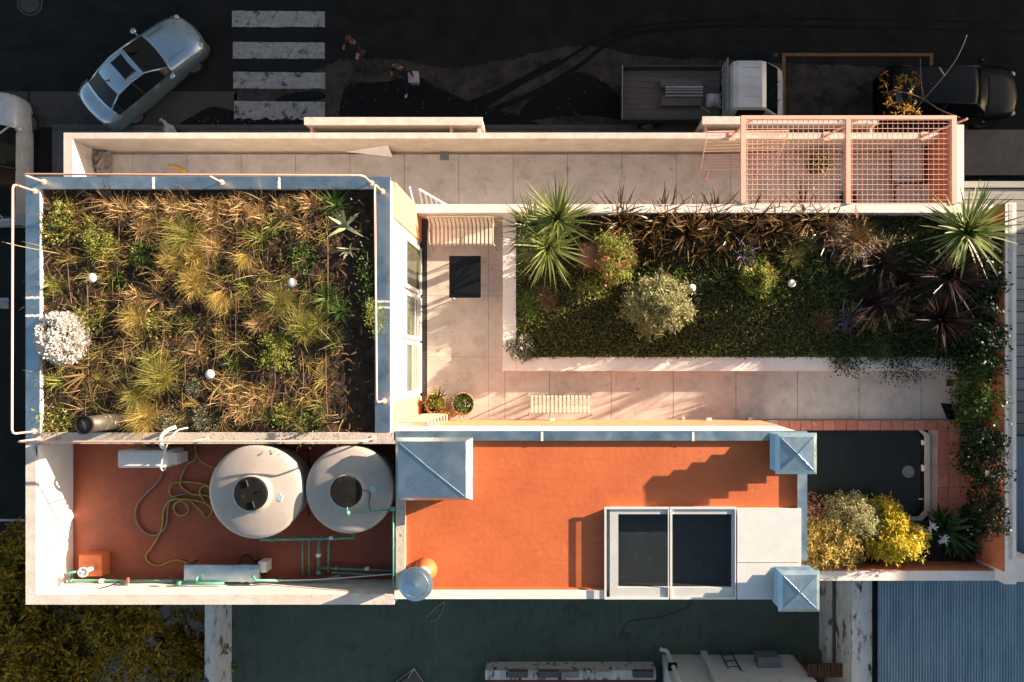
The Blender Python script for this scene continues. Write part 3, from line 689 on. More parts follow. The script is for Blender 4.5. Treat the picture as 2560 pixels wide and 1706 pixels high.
# white gate railing by the stair
rl = thing('stair_railing', 'white metal stair railing rising beside the corner of the terrace wall', 'railing', W(1080, 505, ZP))
z = ZP + 1.0
P0, P1 = W(1047, 473, z + .2), W(1118, 514, z - .3)
G().tube([P0, P1], .03, 6).make('handrail', wplast, rl)
for i in range(6):
    t = .02 + i * .19; p = [P0[k] + (P1[k] - P0[k]) * t for k in range(3)]
    G().tube([p, (p[0] + .02, 4.14, ZP + .1)], .026, 6).make('bar', wplast, rl)
p = W(1024, 470, z + .2); G().tube([p, (p[0] + .05, 4.2, ZP)], .022, 6).make('newel_post', wplast, rl); G().lathe([(.01, -.04), (.04, 0), (.01, .04)], p, 10).make('ball_finial', wplast, rl)
# small things in the window boxes
for px, py, lb in ((1180, 327, 'white air-conditioner top inside the western window box'), (1802, 328, 'square grey-white unit inside the eastern window box')):
    q = W(px, py, 3.5); t = thing('air_conditioner', lb, 'air conditioner', (q[0], q[1], 2.78))
    G().box(q[0] - .16, q[0] + .16, q[1] - .14, q[1] + .12, 2.78, 3.5).make('casing', wplast, t)
    G().box(q[0] - .13, q[0] + .13, q[1] - .11, q[1] + .09, 3.5, 3.515).make('top_panel', wplast, t)
q = W(2170, 327, 3.4); mound(q[0] - .14, q[0] + .14, q[1] - .1, q[1] + .1, 3.2, .2, 9, 8, 6).make('white_bag', wplast, None, label='crumpled white bag inside the eastern window box', cat='bag')
g = G(); g.box(q[0] - .3, q[0] + .3, 6.68, q[1] + .12, 2.78, 3.195); g.make('storage_crate', woodt, None, label='wooden crate under the white bag in the eastern window box', cat='crate')

# ---- benches
def bench(name, label, back, loc, rz):
    t = thing(name, label, 'bench', (0, 0, 0)); L = 1.55; n = 15; w = L / n
    for i in range(n):
        x = -L / 2 + (i + .5) * w
        pr = [(-.24, .41), (-.2, .445), (.0, .43), (.2, .445)]
        if back: pr += [(.27, .5), (.33, .66), (.37, .82)]
        g = G()
        v = []
        for (y, z) in pr: v += [(x - w * .3, y, z), (x + w * .3, y, z), (x + w * .3, y, z + .018), (x - w * .3, y, z + .018)]
        f = []
        for k in range(len(pr) - 1):
            for q in range(4): f.append((4 * k + q, 4 * k + (q + 1) % 4, 4 * k + 4 + (q + 1) % 4, 4 * k + 4 + q))
        f += [(3, 2, 1, 0), tuple(4 * (len(pr) - 1) + q for q in range(4))]
        g.add(v, f); g.make('slat', benchm, t, local=True)
    for y in (-.2, .0, .2): G().tube([(-L / 2, y, .425), (L / 2, y, .425)], .014, 6).make('seat_rail', benchf, t, local=True)
    if back: G().tube(smoothcurve([(-L / 2 - .03, .24, .45), (-L / 2 - .03, .36, .8), (-L / 2 + .06, .385, .86), (L / 2 - .06, .385, .86), (L / 2 + .03, .36, .8), (L / 2 + .03, .24, .45)], 4), .016, 6).make('back_frame', benchf, t, local=True)
    for s in (-1, 1):
        x = s * (L / 2 + .03)
        for y0, y1 in ((-.22, -.29), (.2, .28)): G().tube([(x, y0, .43), (x + s * .03, y1, 0)], .016, 6).make('leg', benchf, t, local=True)
        if back: G().tube(smoothcurve([(x, -.22, .43), (x, -.2, .64), (x, .2, .66), (x, .3, .62)], 4), .015, 6).make('armrest', benchf, t, local=True)
    t.location = loc; t.rotation_euler = (0, 0, rz); return t
p = W(1156, 588, ZT + .43); bench('slatted_bench', 'cream slatted bench with curved back against the terrace north wall', True, (p[0], p[1] - .02, ZT), 0)
p = W(1401, 1013, ZT + .43); bench('slatted_bench', 'cream backless slatted bench in the sun beside the tiled south wall', False, (p[0], p[1], ZT), math.pi)
# ---- black-topped table
p = W(1123, 640, ZT + .74); q = W(1202, 745, ZT + .74)
t = thing('table', 'black-topped rectangular table standing in the middle of the terrace', 'table', ((p[0] + q[0]) / 2, (p[1] + q[1]) / 2, ZT))
G().box(p[0], q[0], q[1], p[1], ZT + .715, ZT + .74).make('table_top', blackm, t)
for xx in (p[0] + .02, q[0] - .05):
    for yy in (q[1] + .02, p[1] - .05): G().box(xx, xx + .03, yy, yy + .03, ZT, ZT + .715).make('leg', benchf, t)
for yy in (q[1] + .02, p[1] - .05): G().box(p[0] + .05, q[0] - .05, yy, yy + .03, ZT + .68, ZT + .71).make('rail', benchf, t)
# ---- dark board leaning in the east corner of the walkway
A, B, C, D = W(2352, 1008, ZT + .02), W(2378, 1010, ZT + .02), W(2428, 1049, ZT + .72), W(2402, 1049, ZT + .72)
A, B = W(2352, 1008, ZT + .5), W(2378, 1010, ZT + .5); C, D = (10.4, -1.33, ZT), (10.1, -1.33, ZT)
g = G(); g.frustum([Vector(p) - Vector((0, 0, .02)) for p in (A, D, C, B)], [Vector(p) for p in (A, D, C, B)]); g.frustum([(10.08, -1.34, ZT), (10.42, -1.34, ZT), (10.42, -1.3, ZT), (10.08, -1.3, ZT)], [(10.08, -1.34, ZT + .1), (10.42, -1.34, ZT + .1), (10.42, -1.3, ZT + .1), (10.08, -1.3, ZT + .1)])
g.make('tilted_board', blackm, None, label='black board tilted up in the corner at the east end of the walkway', cat='board')
# ---- small fixtures on the walls
for px, py, m_, lb in ((1381, 1043, wplast, 'white weatherproof socket on the wall behind the backless bench'), (1772, 1041, wplast, 'white framed wall vent on the tiled south wall'), (1875, 1043, metal_grey, 'small dark grey wall vent east of the white one')):
    x = W(px, 0, ZT + .4)[0]; t = thing('wall_fixture', lb, 'wall fixture', (x, Y_S + .02, ZT + .4))
    G().box(x - .065, x + .065, Y_S + .021, Y_S + .09, ZT + .33, ZT + .46).make('housing', m_, t)
    G().box(x - .04, x + .04, Y_S + .09, Y_S + .1, ZT + .36, ZT + .43).make('cover', metal_grey, t)
x = W(1708, 0, ZT + .5)[0]; t = thing('garden_tap', 'small white garden tap on the tiled south wall', 'tap', (x, Y_S + .02, ZT + .5))
G().tube([(x, Y_S + .02, ZT + .5), (x, Y_S + .13, ZT + .5), (x, Y_S + .14, ZT + .44)], .014, 6).make('spout', wplast, t); G().tube([(x - .05, Y_S + .09, ZT + .54), (x + .05, Y_S + .09, ZT + .54)], .01, 6).make('handle', wplast, t)
for px, py, lb in ((2491, 735, 'white boxed lamp on the east wall above the garden'), (2494, 1187, 'white boxed lamp on the east wall beside the pool')):
    q = W(px, py, 6.75); t = thing('wall_lamp', lb, 'wall lamp', (ew[0], q[1], 6.7))
    G().box(ew[0] - .14, ew[0], q[1] - .08, q[1] + .08, 6.6, 6.75).make('housing', wplast, t); G().box(ew[0] - .12, ew[0] - .05, q[1] - .05, q[1] + .05, 6.75, 6.762).make('lens', metal_grey, t)
# ---- rung ladder up to the roof
ld = thing('wall_ladder', 'salmon pink hoop-rung ladder fixed to the sunny wall corner', 'ladder', W(1085, 1055, ZT))
xl = W(994.4, 0, 8.68)[0]; xr = W(1070, 0, 8.68)[0]
for i in range(7):
    z = 8.68 - i * .4; y = Y_S + .19
    G().tube(smoothcurve([(xl, Y_S - .01, z), (xl, y - .05, z), (xl + .06, y, z), (xr - .06, y, z), (xr, y - .05, z), (xr, Y_S - .01, z)], 4), .02, 6).make('rung', pinkm, ld)

# ---- pink guard rails round the roof garden
ZRL = 9.38
def rail(label, pts, posts):
    """pts flange pixels at coping level of the run's ends; rail vertically above"""
    t = thing('guard_rail', label, 'railing', W(*posts[0], ZR), group='pink guard rails round the roof garden')
    w = [Vector(W(p[0], p[1], ZR)) for p in pts]; top = [Vector((p.x, p.y, ZRL)) for p in w]
    e0 = (top[1] - top[0]).normalized() * .09; e1 = (top[-2] - top[-1]).normalized() * .09
    dn = Vector((0, 0, -.09))
    path = [w[0], top[0] + dn, top[0] + dn * .3 + e0 * .3, top[0] + e0] + top[1:-1] + [top[-1] + e1, top[-1] + dn * .3 + e1 * .3, top[-1] + dn, w[-1]]
    G().tube(path, .022, 8).make('rail', pinkm, t, smooth=True)
    for p in posts:
        q = W(p[0], p[1], ZR)
        if p not in (pts[0], pts[-1]): G().tube([q, (q[0], q[1], ZRL)], .02, 8).make('post', pinkm, t, smooth=True)
        G().lathe([(.062, 0), (.062, .012), (.03, .02)], q, 16).make('flange', pinkm, t)
rail('pink guard rail above the north coping, next to the street-side patio', [(108, 455), (928, 458)], [(108, 455), (553, 456), (928, 458)])
rail('pink guard rail above the west coping, overhanging the side street', [(86, 478), (84, 1079)], [(86, 478), (84, 1079)])
rail('pink guard rail above the east coping, next to the window wall', [(955, 479), (960, 1003)], [(955, 479), (960, 1003)])
rail('pink guard rail above the mossy parapet between roof garden and tank yard', [(95, 1098), (932, 1096)], [(95, 1098), (517, 1097), (932, 1096)])

# ---- tank yard
def tank(label, px, py, r, zr, cross):
    c = W(px, py, zr); h = zr - ZY - .1
    t = thing('water_tank', label, 'water tank', (c[0], c[1], ZY))
    o = (c[0], c[1], ZY + .1)
    G().box(c[0] - r * .75, c[0] + r * .75, c[1] - r * .75, c[1] + r * .75, ZY, ZY + .1).make('plinth', rroof, t)
    G().lathe([(r * .86, 0), (r * .88, .04), (r * .9, h * .3), (r * .89, h * .33), (r * .92, h * .36), (r * .94, h * .65), (r * .93, h * .68), (r * .96, h * .71), (r, h - .03), (r, h)], o, 48).make('body', tankm, t, smooth=True)
    G().lathe([(r - .001, h), (r * .975, h + .045), (r * .9, h + .075), (r * .7, h + .12), (r * .45, h + .16), (r * .38, h + .175), (r * .37, h + .23)], o, 48).make('shoulder', tankm, t, smooth=True)
    l = G().lathe([(r * .345, h + .2), (r * .355, h + .24), (r * .355, h + .27), (r * .33, h + .285), (.01, h + .29)], o, 40).make('lid', lidm, t)
    if cross:
        for a in (.3, 1.87, 3.44, 5.0):
            p = Vector((o[0] + math.cos(a) * r * .16, o[1] + math.sin(a) * r * .16, o[2] + h + .3)); q = Vector((o[0] + math.cos(a) * r * .3, o[1] + math.sin(a) * r * .3, o[2] + h + .3))
            G().tube([p, q], .022, 6).make('grip', lidm, l)
    q = (o[0] + r * .55, o[1] - r * .1 if cross else o[1] + .03, o[2] + h + .15)
    st = G(); st.prism([(q[0] + .075 * math.cos(a), q[1] + .09 * math.sin(a)) for a in (0.2, 1.5, 2.8, 4.0, 5.2)], q[2] - .02, q[2] + .004); st.make('sticker', MATS.get('sticker') or mat('sticker', (0.35, 0.52, 0.62), rough=.4), t)
    return c
c1 = tank('cream water tank nearest the air conditioner, lid with four grips', 641, 1229, 1.02, 8.75, True)
c2 = tank('cream water tank nearest the orange roof, plain black lid', 875, 1224, .955, 8.75, False)
# air conditioner
z = 8.5; a = W(294, 1127, z); b = W(418, 1170, z)
t = thing('outdoor_ac_unit', 'white outdoor air-conditioning unit at the north edge of the tank yard', 'air conditioner', ((a[0] + b[0]) / 2, (a[1] + b[1]) / 2, ZY))
x0, x1, y0, y1 = a[0], b[0], b[1], a[1]
cas = G().prism([(x0 + .03, y0), (x1 - .06, y0), (x1, y0 + .06), (x1, y1 - .04), (x1 - .05, y1), (x0 + .03, y1), (x0, y1 - .04), (x0, y0 + .04)], ZY + .08, z - .01).make('casing', wplast, t)
G().box(x0 + .03, x1 - .03, y0 + .025, y1 - .025, z - .01, z + .004).make('top_panel', wplast, t)
for i in range(4):
    yy = y0 + .06 + i * (y1 - y0 - .12) / 3; G().box(x0 + .1, x1 - .16, yy - .016, yy + .016, z + .004, z + .016).make('pressed_rib', wplast, t)
for xx in (x0 + .1, x1 - .16): G().box(xx, xx + .08, y0 + .03, y1 - .03, ZY, ZY + .08).make('foot', darkmetal, t)
G().box(x1, x1 + .1, y0 + .05, y1 - .08, ZY + .1, z - .2).make('service_cover', wplast, t)
G().tube([(x1 - .25, y0 - .004, ZY + .42), (x1 - .25, y0 - .012, ZY + .42)], .2, 24).make('fan_grille', metal_grey, t)
# white bent pipes coming over the parapet
g = G(); g.tube(smoothcurve([W(440, 1068, 8.86), W(418, 1076, 8.95), W(402, 1092, 8.98), W(402, 1108, 8.9), W(407, 1118, 8.7), W(413, 1122, 8.3)], 5), .042, 8)
g.make('bent_conduit', wplast, None, smooth=True, label='thick white conduit bending over the mossy parapet above the air conditioner', cat='pipe')
g = G(); g.tube(smoothcurve([W(470, 1070, 8.83), W(445, 1076, 8.9), W(425, 1095, 8.93), W(418, 1110, 8.88), W(412, 1130, 8.6), W(402, 1165, 8.56), W(407, 1177, 8.4), W(415, 1172, 8.3)], 5), .018, 6)
g.make('thin_cable', wplast, None, smooth=True, label='thin white cable looping over the air conditioner from the roof garden', cat='cable')
# hoses on the yard floor
def hose(name, pts, r, m_, label, z=ZY + .025, cat='hose'):
    c = smoothcurve([W(p[0], p[1], (p[2] if len(p) > 2 else z)) for p in pts], 6)
    return G().tube(c, r, 6).make(name, m_, None, smooth=True, label=label, cat=cat)
hose('garden_hose', [(490, 1120), (487, 1150, ZY + .05), (470, 1160), (455, 1190), (453, 1215), (480, 1235), (520, 1240), (540, 1255), (555, 1225, ZY + .05), (530, 1225), (510, 1215, ZY + .06), (500, 1232), (520, 1262, ZY + .05), (535, 1250), (520, 1215, ZY + .06), (470, 1205), (430, 1210, ZY + .05), (425, 1235), (440, 1245), (465, 1260, ZY + .05), (470, 1280), (450, 1290, ZY + .05), (435, 1275), (440, 1258, ZY + .07), (470, 1250), (500, 1275, ZY + .07), (515, 1295), (530, 1280), (520, 1262, ZY + .07), (480, 1250), (430, 1250, ZY + .07), (410, 1275), (405, 1320), (385, 1360), (365, 1390), (375, 1408), (400, 1414), (430, 1402), (455, 1402), (472, 1412)], .02, hosey, 'yellow-green garden hose lying in tangled loops on the red yard floor')
hose('garden_hose', [(500, 1095), (488, 1120), (500, 1150), (530, 1168), (560, 1172)], .018, hosey, 'short yellow hose curve running from the parapet towards the cream tank', ZY + .1)
hose('grey_hose', [(406, 1180), (395, 1205), (365, 1235), (342, 1265), (340, 1300), (360, 1330), (390, 1338), (415, 1315), (420, 1270), (430, 1245), (465, 1234)], .02, hoseg, 'mauve-grey hose forming one wide loop on the red yard floor', ZY + .03)
# orange block with vent pipe
zb_ = ZY + .26; a = W(197, 1388, zb_); b = W(254, 1441, zb_)
t = thing('vent_block', 'orange painted block carrying a white vent pipe in the yard corner', 'vent', ((a[0] + b[0]) / 2, (a[1] + b[1]) / 2, ZY))
G().frustum(sq((a[0] + b[0]) / 2, (a[1] + b[1]) / 2, (b[0] - a[0]) / 2 + .015, (a[1] - b[1]) / 2 + .015, ZY), sq((a[0] + b[0]) / 2, (a[1] + b[1]) / 2, (b[0] - a[0]) / 2, (a[1] - b[1]) / 2, zb_)).make('block', oroof, t)
q = W(236, 1419, zb_); vp = G().lathe([(.05, 0), (.05, .34)], q, 20).make('pipe', wplast, t, smooth=True)
G().lathe([(.05, .3), (.115, .36), (.115, .38), (.1, .38), (.045, .33)], q, 28).make('funnel_cap', wplast, vp, smooth=True); G().lathe([(.03, .33), (.03, .39)], q, 12).make('inner_tube', wplast, vp)
# green water pipes
def pipe(name, label, segs, joints=(), whites=()):
    t = thing('water_pipe', label, 'pipe', W(*segs[0][0]))
    for s in segs: G().tube([W(*p) for p in s[:-1]], s[-1], 8).make('pipe', gpipe, t, smooth=True)
    for j in joints: G().tube([W(j[0] - 5, j[1], j[2]), W(j[0] + 5, j[1], j[2])], .048, 8).make('fitting', gpipe, t, smooth=True)
    for j in whites: G().box(*[W(j[0] - 5, j[1], j[2])[0], W(j[0] + 5, j[1], j[2])[0]], W(j[0], j[1] + 4, j[2])[1], W(j[0], j[1] - 4, j[2])[1], j[2] - .04, j[2] + .045).make('collar', wplast, t)
    return t
z1, z2 = ZY + .42, ZY + .15
pipe('m', 'dark green pipe manifold running along the front of both tanks', [((650, 1338, z1 + .1), (652, 1349, z1), (885, 1345, z1), (886, 1334, z1 + .1), .036)], [(680, 1349, z1), (735, 1347, z1), (775, 1347, z1), (805, 1346, z1), (840, 1346, z1)], [(829, 1345, z1)])
pipe('m', 'pair of thin green pipes dropping from the manifold to the south wall', [((756, 1350, z1), (757, 1440, z2), .018), ((772, 1350, z1), (773, 1440, z2), .018)])
pipe('m', 'thick green pipes from the manifold turning east along the yard floor', [((797, 1350, z1), (797, 1428, z2), .034), ((822, 1352, z1), (821, 1430, z2), .026), ((797, 1420, z2), (995, 1428, z2), .028), ((830, 1432, z2 + .02), (995, 1440, z2), .024)], [(797, 1432, z2), (842, 1421, z2)], [(797, 1388, z1 - .1), (918, 1422, z2)])
pipe('m', 'long green pipe along the foot of the south parapet', [((165, 1434, ZY + .3), (190, 1430, ZY + .3), .03), ((175, 1434, ZY + .3), (178, 1452, ZY + .3), (440, 1452, ZY + .3), (520, 1452, ZY + .3), (790, 1453, ZY + .3), (850, 1440, ZY + .3), .028)], [(178, 1452, ZY + .3), (432, 1454, ZY + .3)], [(255, 1452, ZY + .3)])
pipe('m', 'short green pipe loop rising over the steel pump cover', [((444, 1459, 8.3), (560, 1459, 8.3), .03), ((490, 1456, 8.3), (492, 1443, 8.34), .03), ((632, 1440, 8.35), (640, 1452, 8.3), (700, 1452, 8.2), .032)], [(448, 1459, 8.3)])
pipe('m', 'thin teal pipe from the west kerb to the black tank lid', [((868, 1268, 9.02), (869, 1283, 9.0), (980, 1274, 8.9), .018), ((983, 1270, 8.9), (983, 1478, 8.83), .02)], [(869, 1283, 9.36), (981, 1273, 8.95)])
hose('black_cable', [(90, 1116, 8.815), (98, 1200, 8.7), (106, 1300, 8.6), (100, 1420, 8.6), (94, 1485, 8.6), (150, 1484, 8.6), (220, 1478, 8.5), (270, 1466, 8.35), (297, 1456, 8.2)], .012, blackrub, 'black cable running down the west parapet face and along the south parapet', cat='cable')
hose('black_cable', [(908, 1226, 9.02), (925, 1232, 8.93), (922, 1260, 8.92), (927, 1278, 8.95)], .008, blackrub, 'thin black wire from the plain tank lid to the teal pipe', cat='cable')
hose('black_cable', [(598, 1412), (605, 1392), (620, 1388), (632, 1402)], .012, blackrub, 'small arched black cable behind the steel pump cover', cat='cable')
hose('white_conduit', [(640, 1452, 8.1), (800, 1449, 8.1), (985, 1435, 8.1)], .014, wplast, 'thin pale conduit crossing the green pipes by the south parapet', cat='pipe')
# steel pump cover
z = 8.22; a = W(460, 1413, z); b = W(645, 1455, z)
t = thing('pump_cover', 'shiny steel sheet cover over the pumps beside the south parapet', 'pump cover', ((a[0] + b[0]) / 2, (a[1] + b[1]) / 2, ZY))
G().box(a[0], b[0], b[1], a[1], z - .03, z).make('top_sheet', galv, t); G().box(a[0] + .01, b[0] - .01, b[1], a[1] - .012, z - .14, z - .03).make('skirt', galv, t)
for xx in (a[0] + .03, b[0] - .06):
    for yy in (b[1] + .03, a[1] - .05): G().box(xx, xx + .03, yy, yy + .03, ZY, z - .14).make('leg', darkmetal, t)
a = W(632, 1405, 8.05); b = W(665, 1432, 8.05)
t = thing('pump_box', 'grey control box next to the east end of the pump cover', 'control box', ((a[0] + b[0]) / 2, (a[1] + b[1]) / 2, ZY)); G().box(a[0] + .12, b[0], b[1], a[1], ZY, 8.05).make('housing', plaster, t); G().box(a[0], a[0] + .119, b[1] + .02, a[1] - .02, ZY, 8.0).make('motor', blackrub, t)
t = thing('wall_valve', 'water meter with red and green valve on the south parapet face', 'valve', W(312, 1452, ZY + .5))
q = W(306, 1458, ZY + .5); G().tube([(q[0], q[1], ZY + .42), (q[0], q[1], ZY + .5)], .055, 14).make('meter', darkmetal, t); G().tube([(q[0], q[1] + .07, ZY + .3), (q[0], q[1] - .12, ZY + .46)], .015, 8).make('stem', gpipe, t)
q = W(316, 1454, ZY + .5); G().box(q[0] - .02, q[0] + .02, q[1] - .04, q[1] + .06, ZY + .42, ZY + .47).make('red_handle', mat('red_paint', (.5, .1, .06), rough=.5), t); G().box(q[0] - .018, q[0] + .018, q[1] - .13, q[1] - .05, ZY + .44, ZY + .48).make('green_body', gpipe, t)
# dark vent pipe in the roof garden
c = W(300, 1052, 8.6)
t = thing('vent_stack', 'tall blackened metal vent pipe rising from the south-west of the roof garden', 'vent pipe', c)
G().lathe([(.17, 0), (.17, 1.12)], c, 32).make('pipe', mat('stained_pipe', (0.07, 0.06, 0.05), (0.03, 0.027, 0.024), rough=.5, scale=4, stretch=(1, 1, 4), stain=(.62, .6, .56), stain_scale=5, stain_lo=.6, stain_hi=.66), t, smooth=True)
G().lathe([(.18, 1.09), (.19, 1.1), (.19, 1.15), (.165, 1.15), (.16, 1.0), (.02, .99)], c, 32).make('mouth_ring', blackrub, t)
# garden lamps
def lamp(label, px, py, z0, h=.35):
    c = W(px, py, z0 + h); c = (c[0], c[1], z0)
    t = thing('garden_lamp', label, 'garden lamp', c)
    G().tube([c, (c[0], c[1], z0 + h - .02)], .018, 8).make('stake', darkmetal, t)
    G().lathe([(.05, h - .03), (.1, h - .015), (.095, h), (.05, h + .012)], c, 20).make('cap', wplast, t, smooth=True)
lamp('white disc garden lamp in the west of the roof garden, north of the flower ball', 229, 695, 8.6)
lamp('white disc garden lamp in the east half of the roof garden', 730, 707, 8.6)
lamp('white disc garden lamp in the south of the roof garden near grey plants', 524, 936, 8.6)
lamp('white disc garden lamp near the grasses in the middle of the walled garden', 1980, 709, 5.87, .3)
lamp('white disc garden lamp beside the big grey-green shrub', 1730, 720, 5.87, .3)
# ================================================================ vehicles
silver = mat('silver_paint', (0.42, 0.54, 0.62), (0.39, 0.51, 0.59), rough=0.25, metal=0.75, scale=2, coat=0.6)
whitep = mat('white_car_paint', (0.62, 0.63, 0.64), rough=0.25, scale=2, coat=0.6)
blackp = mat('black_car_paint', (0.004, 0.005, 0.006), rough=0.3, scale=2, coat=0.05, spec=0.2)
carglass = mat('car_glass', (0.006, 0.009, 0.011), rough=0.06, scale=2, spec=0.35)
tyre_m = mat('tyre', (0.015, 0.015, 0.015), rough=0.85); rim_m = mat('alloy_rim', (0.5, 0.5, 0.52), rough=0.3, metal=0.8)
redlamp = mat('red_lamp', (0.45, 0.06, 0.04), rough=0.2, coat=.5); clearlamp = mat('clear_lamp', (0.55, 0.55, 0.56), rough=0.12, coat=.8); amber = mat('amber_lamp', (0.6, 0.2, 0.03), rough=0.2)
trimm = mat('black_trim', (0.02, 0.02, 0.02), rough=0.5)
def car(name, label, cat, loc, rz, paint, L=4.6, Wd=1.8, H=1.46, suv=False, sunroof=False):
    t = thing(name, label, cat, (0, 0, 0)); hl = L / 2; hw = Wd / 2
    # stations: x, width factor, z shoulder, z centre-top (hood/roof/boot), roof half width factor, part
    if not suv:
        S = [(1.0, .60, .52, .56, .40), (.985, .74, .60, .66, .55), (.94, .88, .66, .74, .66), (.80, .97, .76, .86, .74), (.60, .99, .84, .94, .76), (.40, 1.0, .89, .99, .78), (.36, 1.0, .90, 1.01, .80), (.03, 1.0, .93, H - .05, .62), (-.05, 1.0, .93, H - .01, .61), (-.2, 1.0, .94, H, .61), (-.36, 1.0, .95, H - .03, .60), (-.47, 1.0, .96, H - .09, .59), (-.72, .985, .97, 1.08, .68), (-.76, .98, .97, 1.05, .72), (-.9, .93, .95, 1.03, .72), (-.975, .82, .90, .97, .62), (-1.0, .70, .78, .84, .52)]
        ws, rs, re_, bk = 6, 7, 11, 12
    else:
        S = [(1.0, .66, .62, .68, .45), (.985, .78, .74, .8, .58), (.93, .9, .84, .92, .68), (.80, .98, .92, 1.0, .76), (.62, 1.0, .96, 1.05, .78), (.5, 1.0, .98, 1.08, .79), (.46, 1.0, .99, 1.1, .8), (.22, 1.0, 1.0, H - .05, .66), (.12, 1.0, 1.0, H - .01, .65), (-.2, 1.0, 1.01, H, .65), (-.6, 1.0, 1.02, H - .03, .64), (-.84, .99, 1.03, H - .08, .62), (-.95, .95, 1.03, 1.16, .66), (-.965, .93, 1.0, 1.12, .66), (-.98, .9, .9, .98, .6), (-.995, .84, .75, .8, .55), (-1.0, .78, .6, .65, .5)]
        ws, rs, re_, bk = 6, 7, 11, 12
    rows = []
    for (x, wf, zs_, zc, rf) in S:
        w = wf * hw
        half = [(w * .93, .20), (w * .995, .38), (w, zs_ * .72), (w * .965, zs_), (rf * hw * wf if rf < wf else w * .8, zs_ + (zc - zs_) * .93), (rf * hw * wf * .55, zc), (0, zc + .008)]
        pts = [(x * hl, y, z) for y, z in half] + [(x * hl, -y, z) for y, z in half[-2::-1]]
        def bow(y): return (1 - (y / hw) ** 2) * (.20 if x > 0 else -.12) * min(1, abs(x) * 1.6)
        rows.append([(p[0] + bow(p[1]) - (.12 if x > 0 else -.06) * min(1, abs(x) * 1.6), p[1], p[2]) for p in pts])
    nv = len(rows[0]); KR = 3; coarse = rows; fine = []
    for i in range(len(coarse) - 1):
        g_ = lambda k: coarse[max(0, min(len(coarse) - 1, k))]
        for q in range(KR):
            t_ = q / KR; row = []
            for j in range(nv):
                a_, b_, c_, d_ = [Vector(g_(i + k)[j]) for k in (-1, 0, 1, 2)]
                sm = .5 * ((c_ - a_) * t_ + (2 * a_ - 5 * b_ + 4 * c_ - d_) * t_ ** 2 + (3 * b_ - a_ - 3 * c_ + d_) * t_ ** 3) + b_
                li = b_.lerp(c_, t_); row.append(tuple(li.lerp(sm, .7)))
            fine.append(row)
    fine.append(coarse[-1])
    parts = {'body': [], 'windscreen': [], 'rear_window': [], 'side_window_l': [], 'side_window_r': []}
    V = [p for r in fine for p in r]
    for fi in range(len(fine) - 1):
        i = fi // KR
        for j in range(nv - 1):
            f = (fi * nv + j, fi * nv + j + 1, (fi + 1) * nv + j + 1, (fi + 1) * nv + j)
            top = 4 <= j <= nv - 6
            key = 'body'
            if i == ws and top: key = 'windscreen'
            elif i == re_ and top: key = 'rear_window'
            elif ws <= i <= re_ and j == 3: key = 'side_window_l'
            elif ws <= i <= re_ and j == nv - 5: key = 'side_window_r'
            parts[key].append(f)
    parts['body'] += [tuple(range(nv)), tuple((len(fine) - 1) * nv + k for k in range(nv - 1, -1, -1))]
    for k, fs in parts.items():
        used = sorted({i for f in fs for i in f}); mp = {u: n for n, u in enumerate(used)}
        g = G(); vv = [V[u] for u in used]
        g.add(vv, [tuple(mp[i] for i in f) for f in fs])
        o = g.make('side_window' if k.startswith('side') else k, paint if k == 'body' else carglass, t, local=True, smooth=True)
    # pillars and roof rails
    for s in (-1, 1):
        def P(i, j, off=.012):
            p = rows[i][j if s > 0 else nv - 1 - j]; return (p[0], p[1] + s * off, p[2] + off * .4)
        G().tube([P(ws, 4), P(rs, 4), P(9, 4), P(re_, 4), P(bk, 4)], .03, 6).make('roof_edge', paint, t, local=True, smooth=True)
        for i in (9,): G().tube([P(i, 3), P(i, 4)], .035, 6).make('pillar', trimm, t, local=True)
        x = S[ws][0] * hl - .12
        G().lathe([(.02, -.06), (.1, -.02), (.11, .03), (.03, .07)], (x, s * (hw + .13), S[ws][2] + .07), 12).make('mirror', paint, t, local=True, smooth=True)
        G().tube([(x, s * hw * .95, S[ws][2]), (x, s * (hw + .1), S[ws][2] + .05)], .03, 6).make('mirror_arm', paint, t, local=True)
        for fx, m_, nm in ((.93, clearlamp, 'headlight'), (-.955, redlamp, 'tail_light')):
            c = (fx * hl, s * hw * .72, .66 if not suv else .82)
            if fx < 0: c = (fx * hl, s * hw * .74, .86 if not suv else .9)
            g = G(); g.lathe([(.03, -.06), (.085, -.03), (.09, .04), (.03, .07)], c, 14); g.make(nm, m_, t, local=True, smooth=True)
        G().lathe([(.02, -.03), (.05, 0), (.02, .03)], (.87 * hl, s * hw * .86, .66), 10).make('indicator', amber, t, local=True)
        for hx in (.05, -.4): G().tube([(hx * hl, s * (hw + .012), .84), (hx * hl - .16, s * (hw + .012), .85)], .018, 6).make('door_handle', rim_m, t, local=True)
        for wx in (.62, -.6):
            c = Vector((wx * hl, s * (hw - .135), .33))
            wh = thing('wheel', None, None, (0, 0, 0)); wh.parent = t
            G().tube([c - Vector((0, .1, 0)), c + Vector((0, .1, 0))], .33, 24).make('tyre', tyre_m, wh, local=True)
            G().tube([c + Vector((0, s * .095, 0)), c + Vector((0, s * .112, 0))], .22, 16).make('rim', rim_m, wh, local=True)
    if sunroof:
        z = H + .002; G().frustum(sq(-.14 * hl, 0, .23, .38, z - .02), sq(-.14 * hl, 0, .2, .35, z + .008)).make('sunroof', carglass, t, local=True)
    hz = S[4][3]
    for s in (-1, 1): G().tube([(.42 * hl, s * hw * .62, S[5][3] + .0), (.66 * hl, s * hw * .6, S[4][3] - .02), (.86 * hl, s * hw * .5, S[3][3] - .06)], .007, 4).make('bonnet_seam', trimm, t, local=True)
    G().box(-hl * 1.0, -hl * .99, -.2, .2, .55, .68).make('number_plate', wplast, t, local=True)
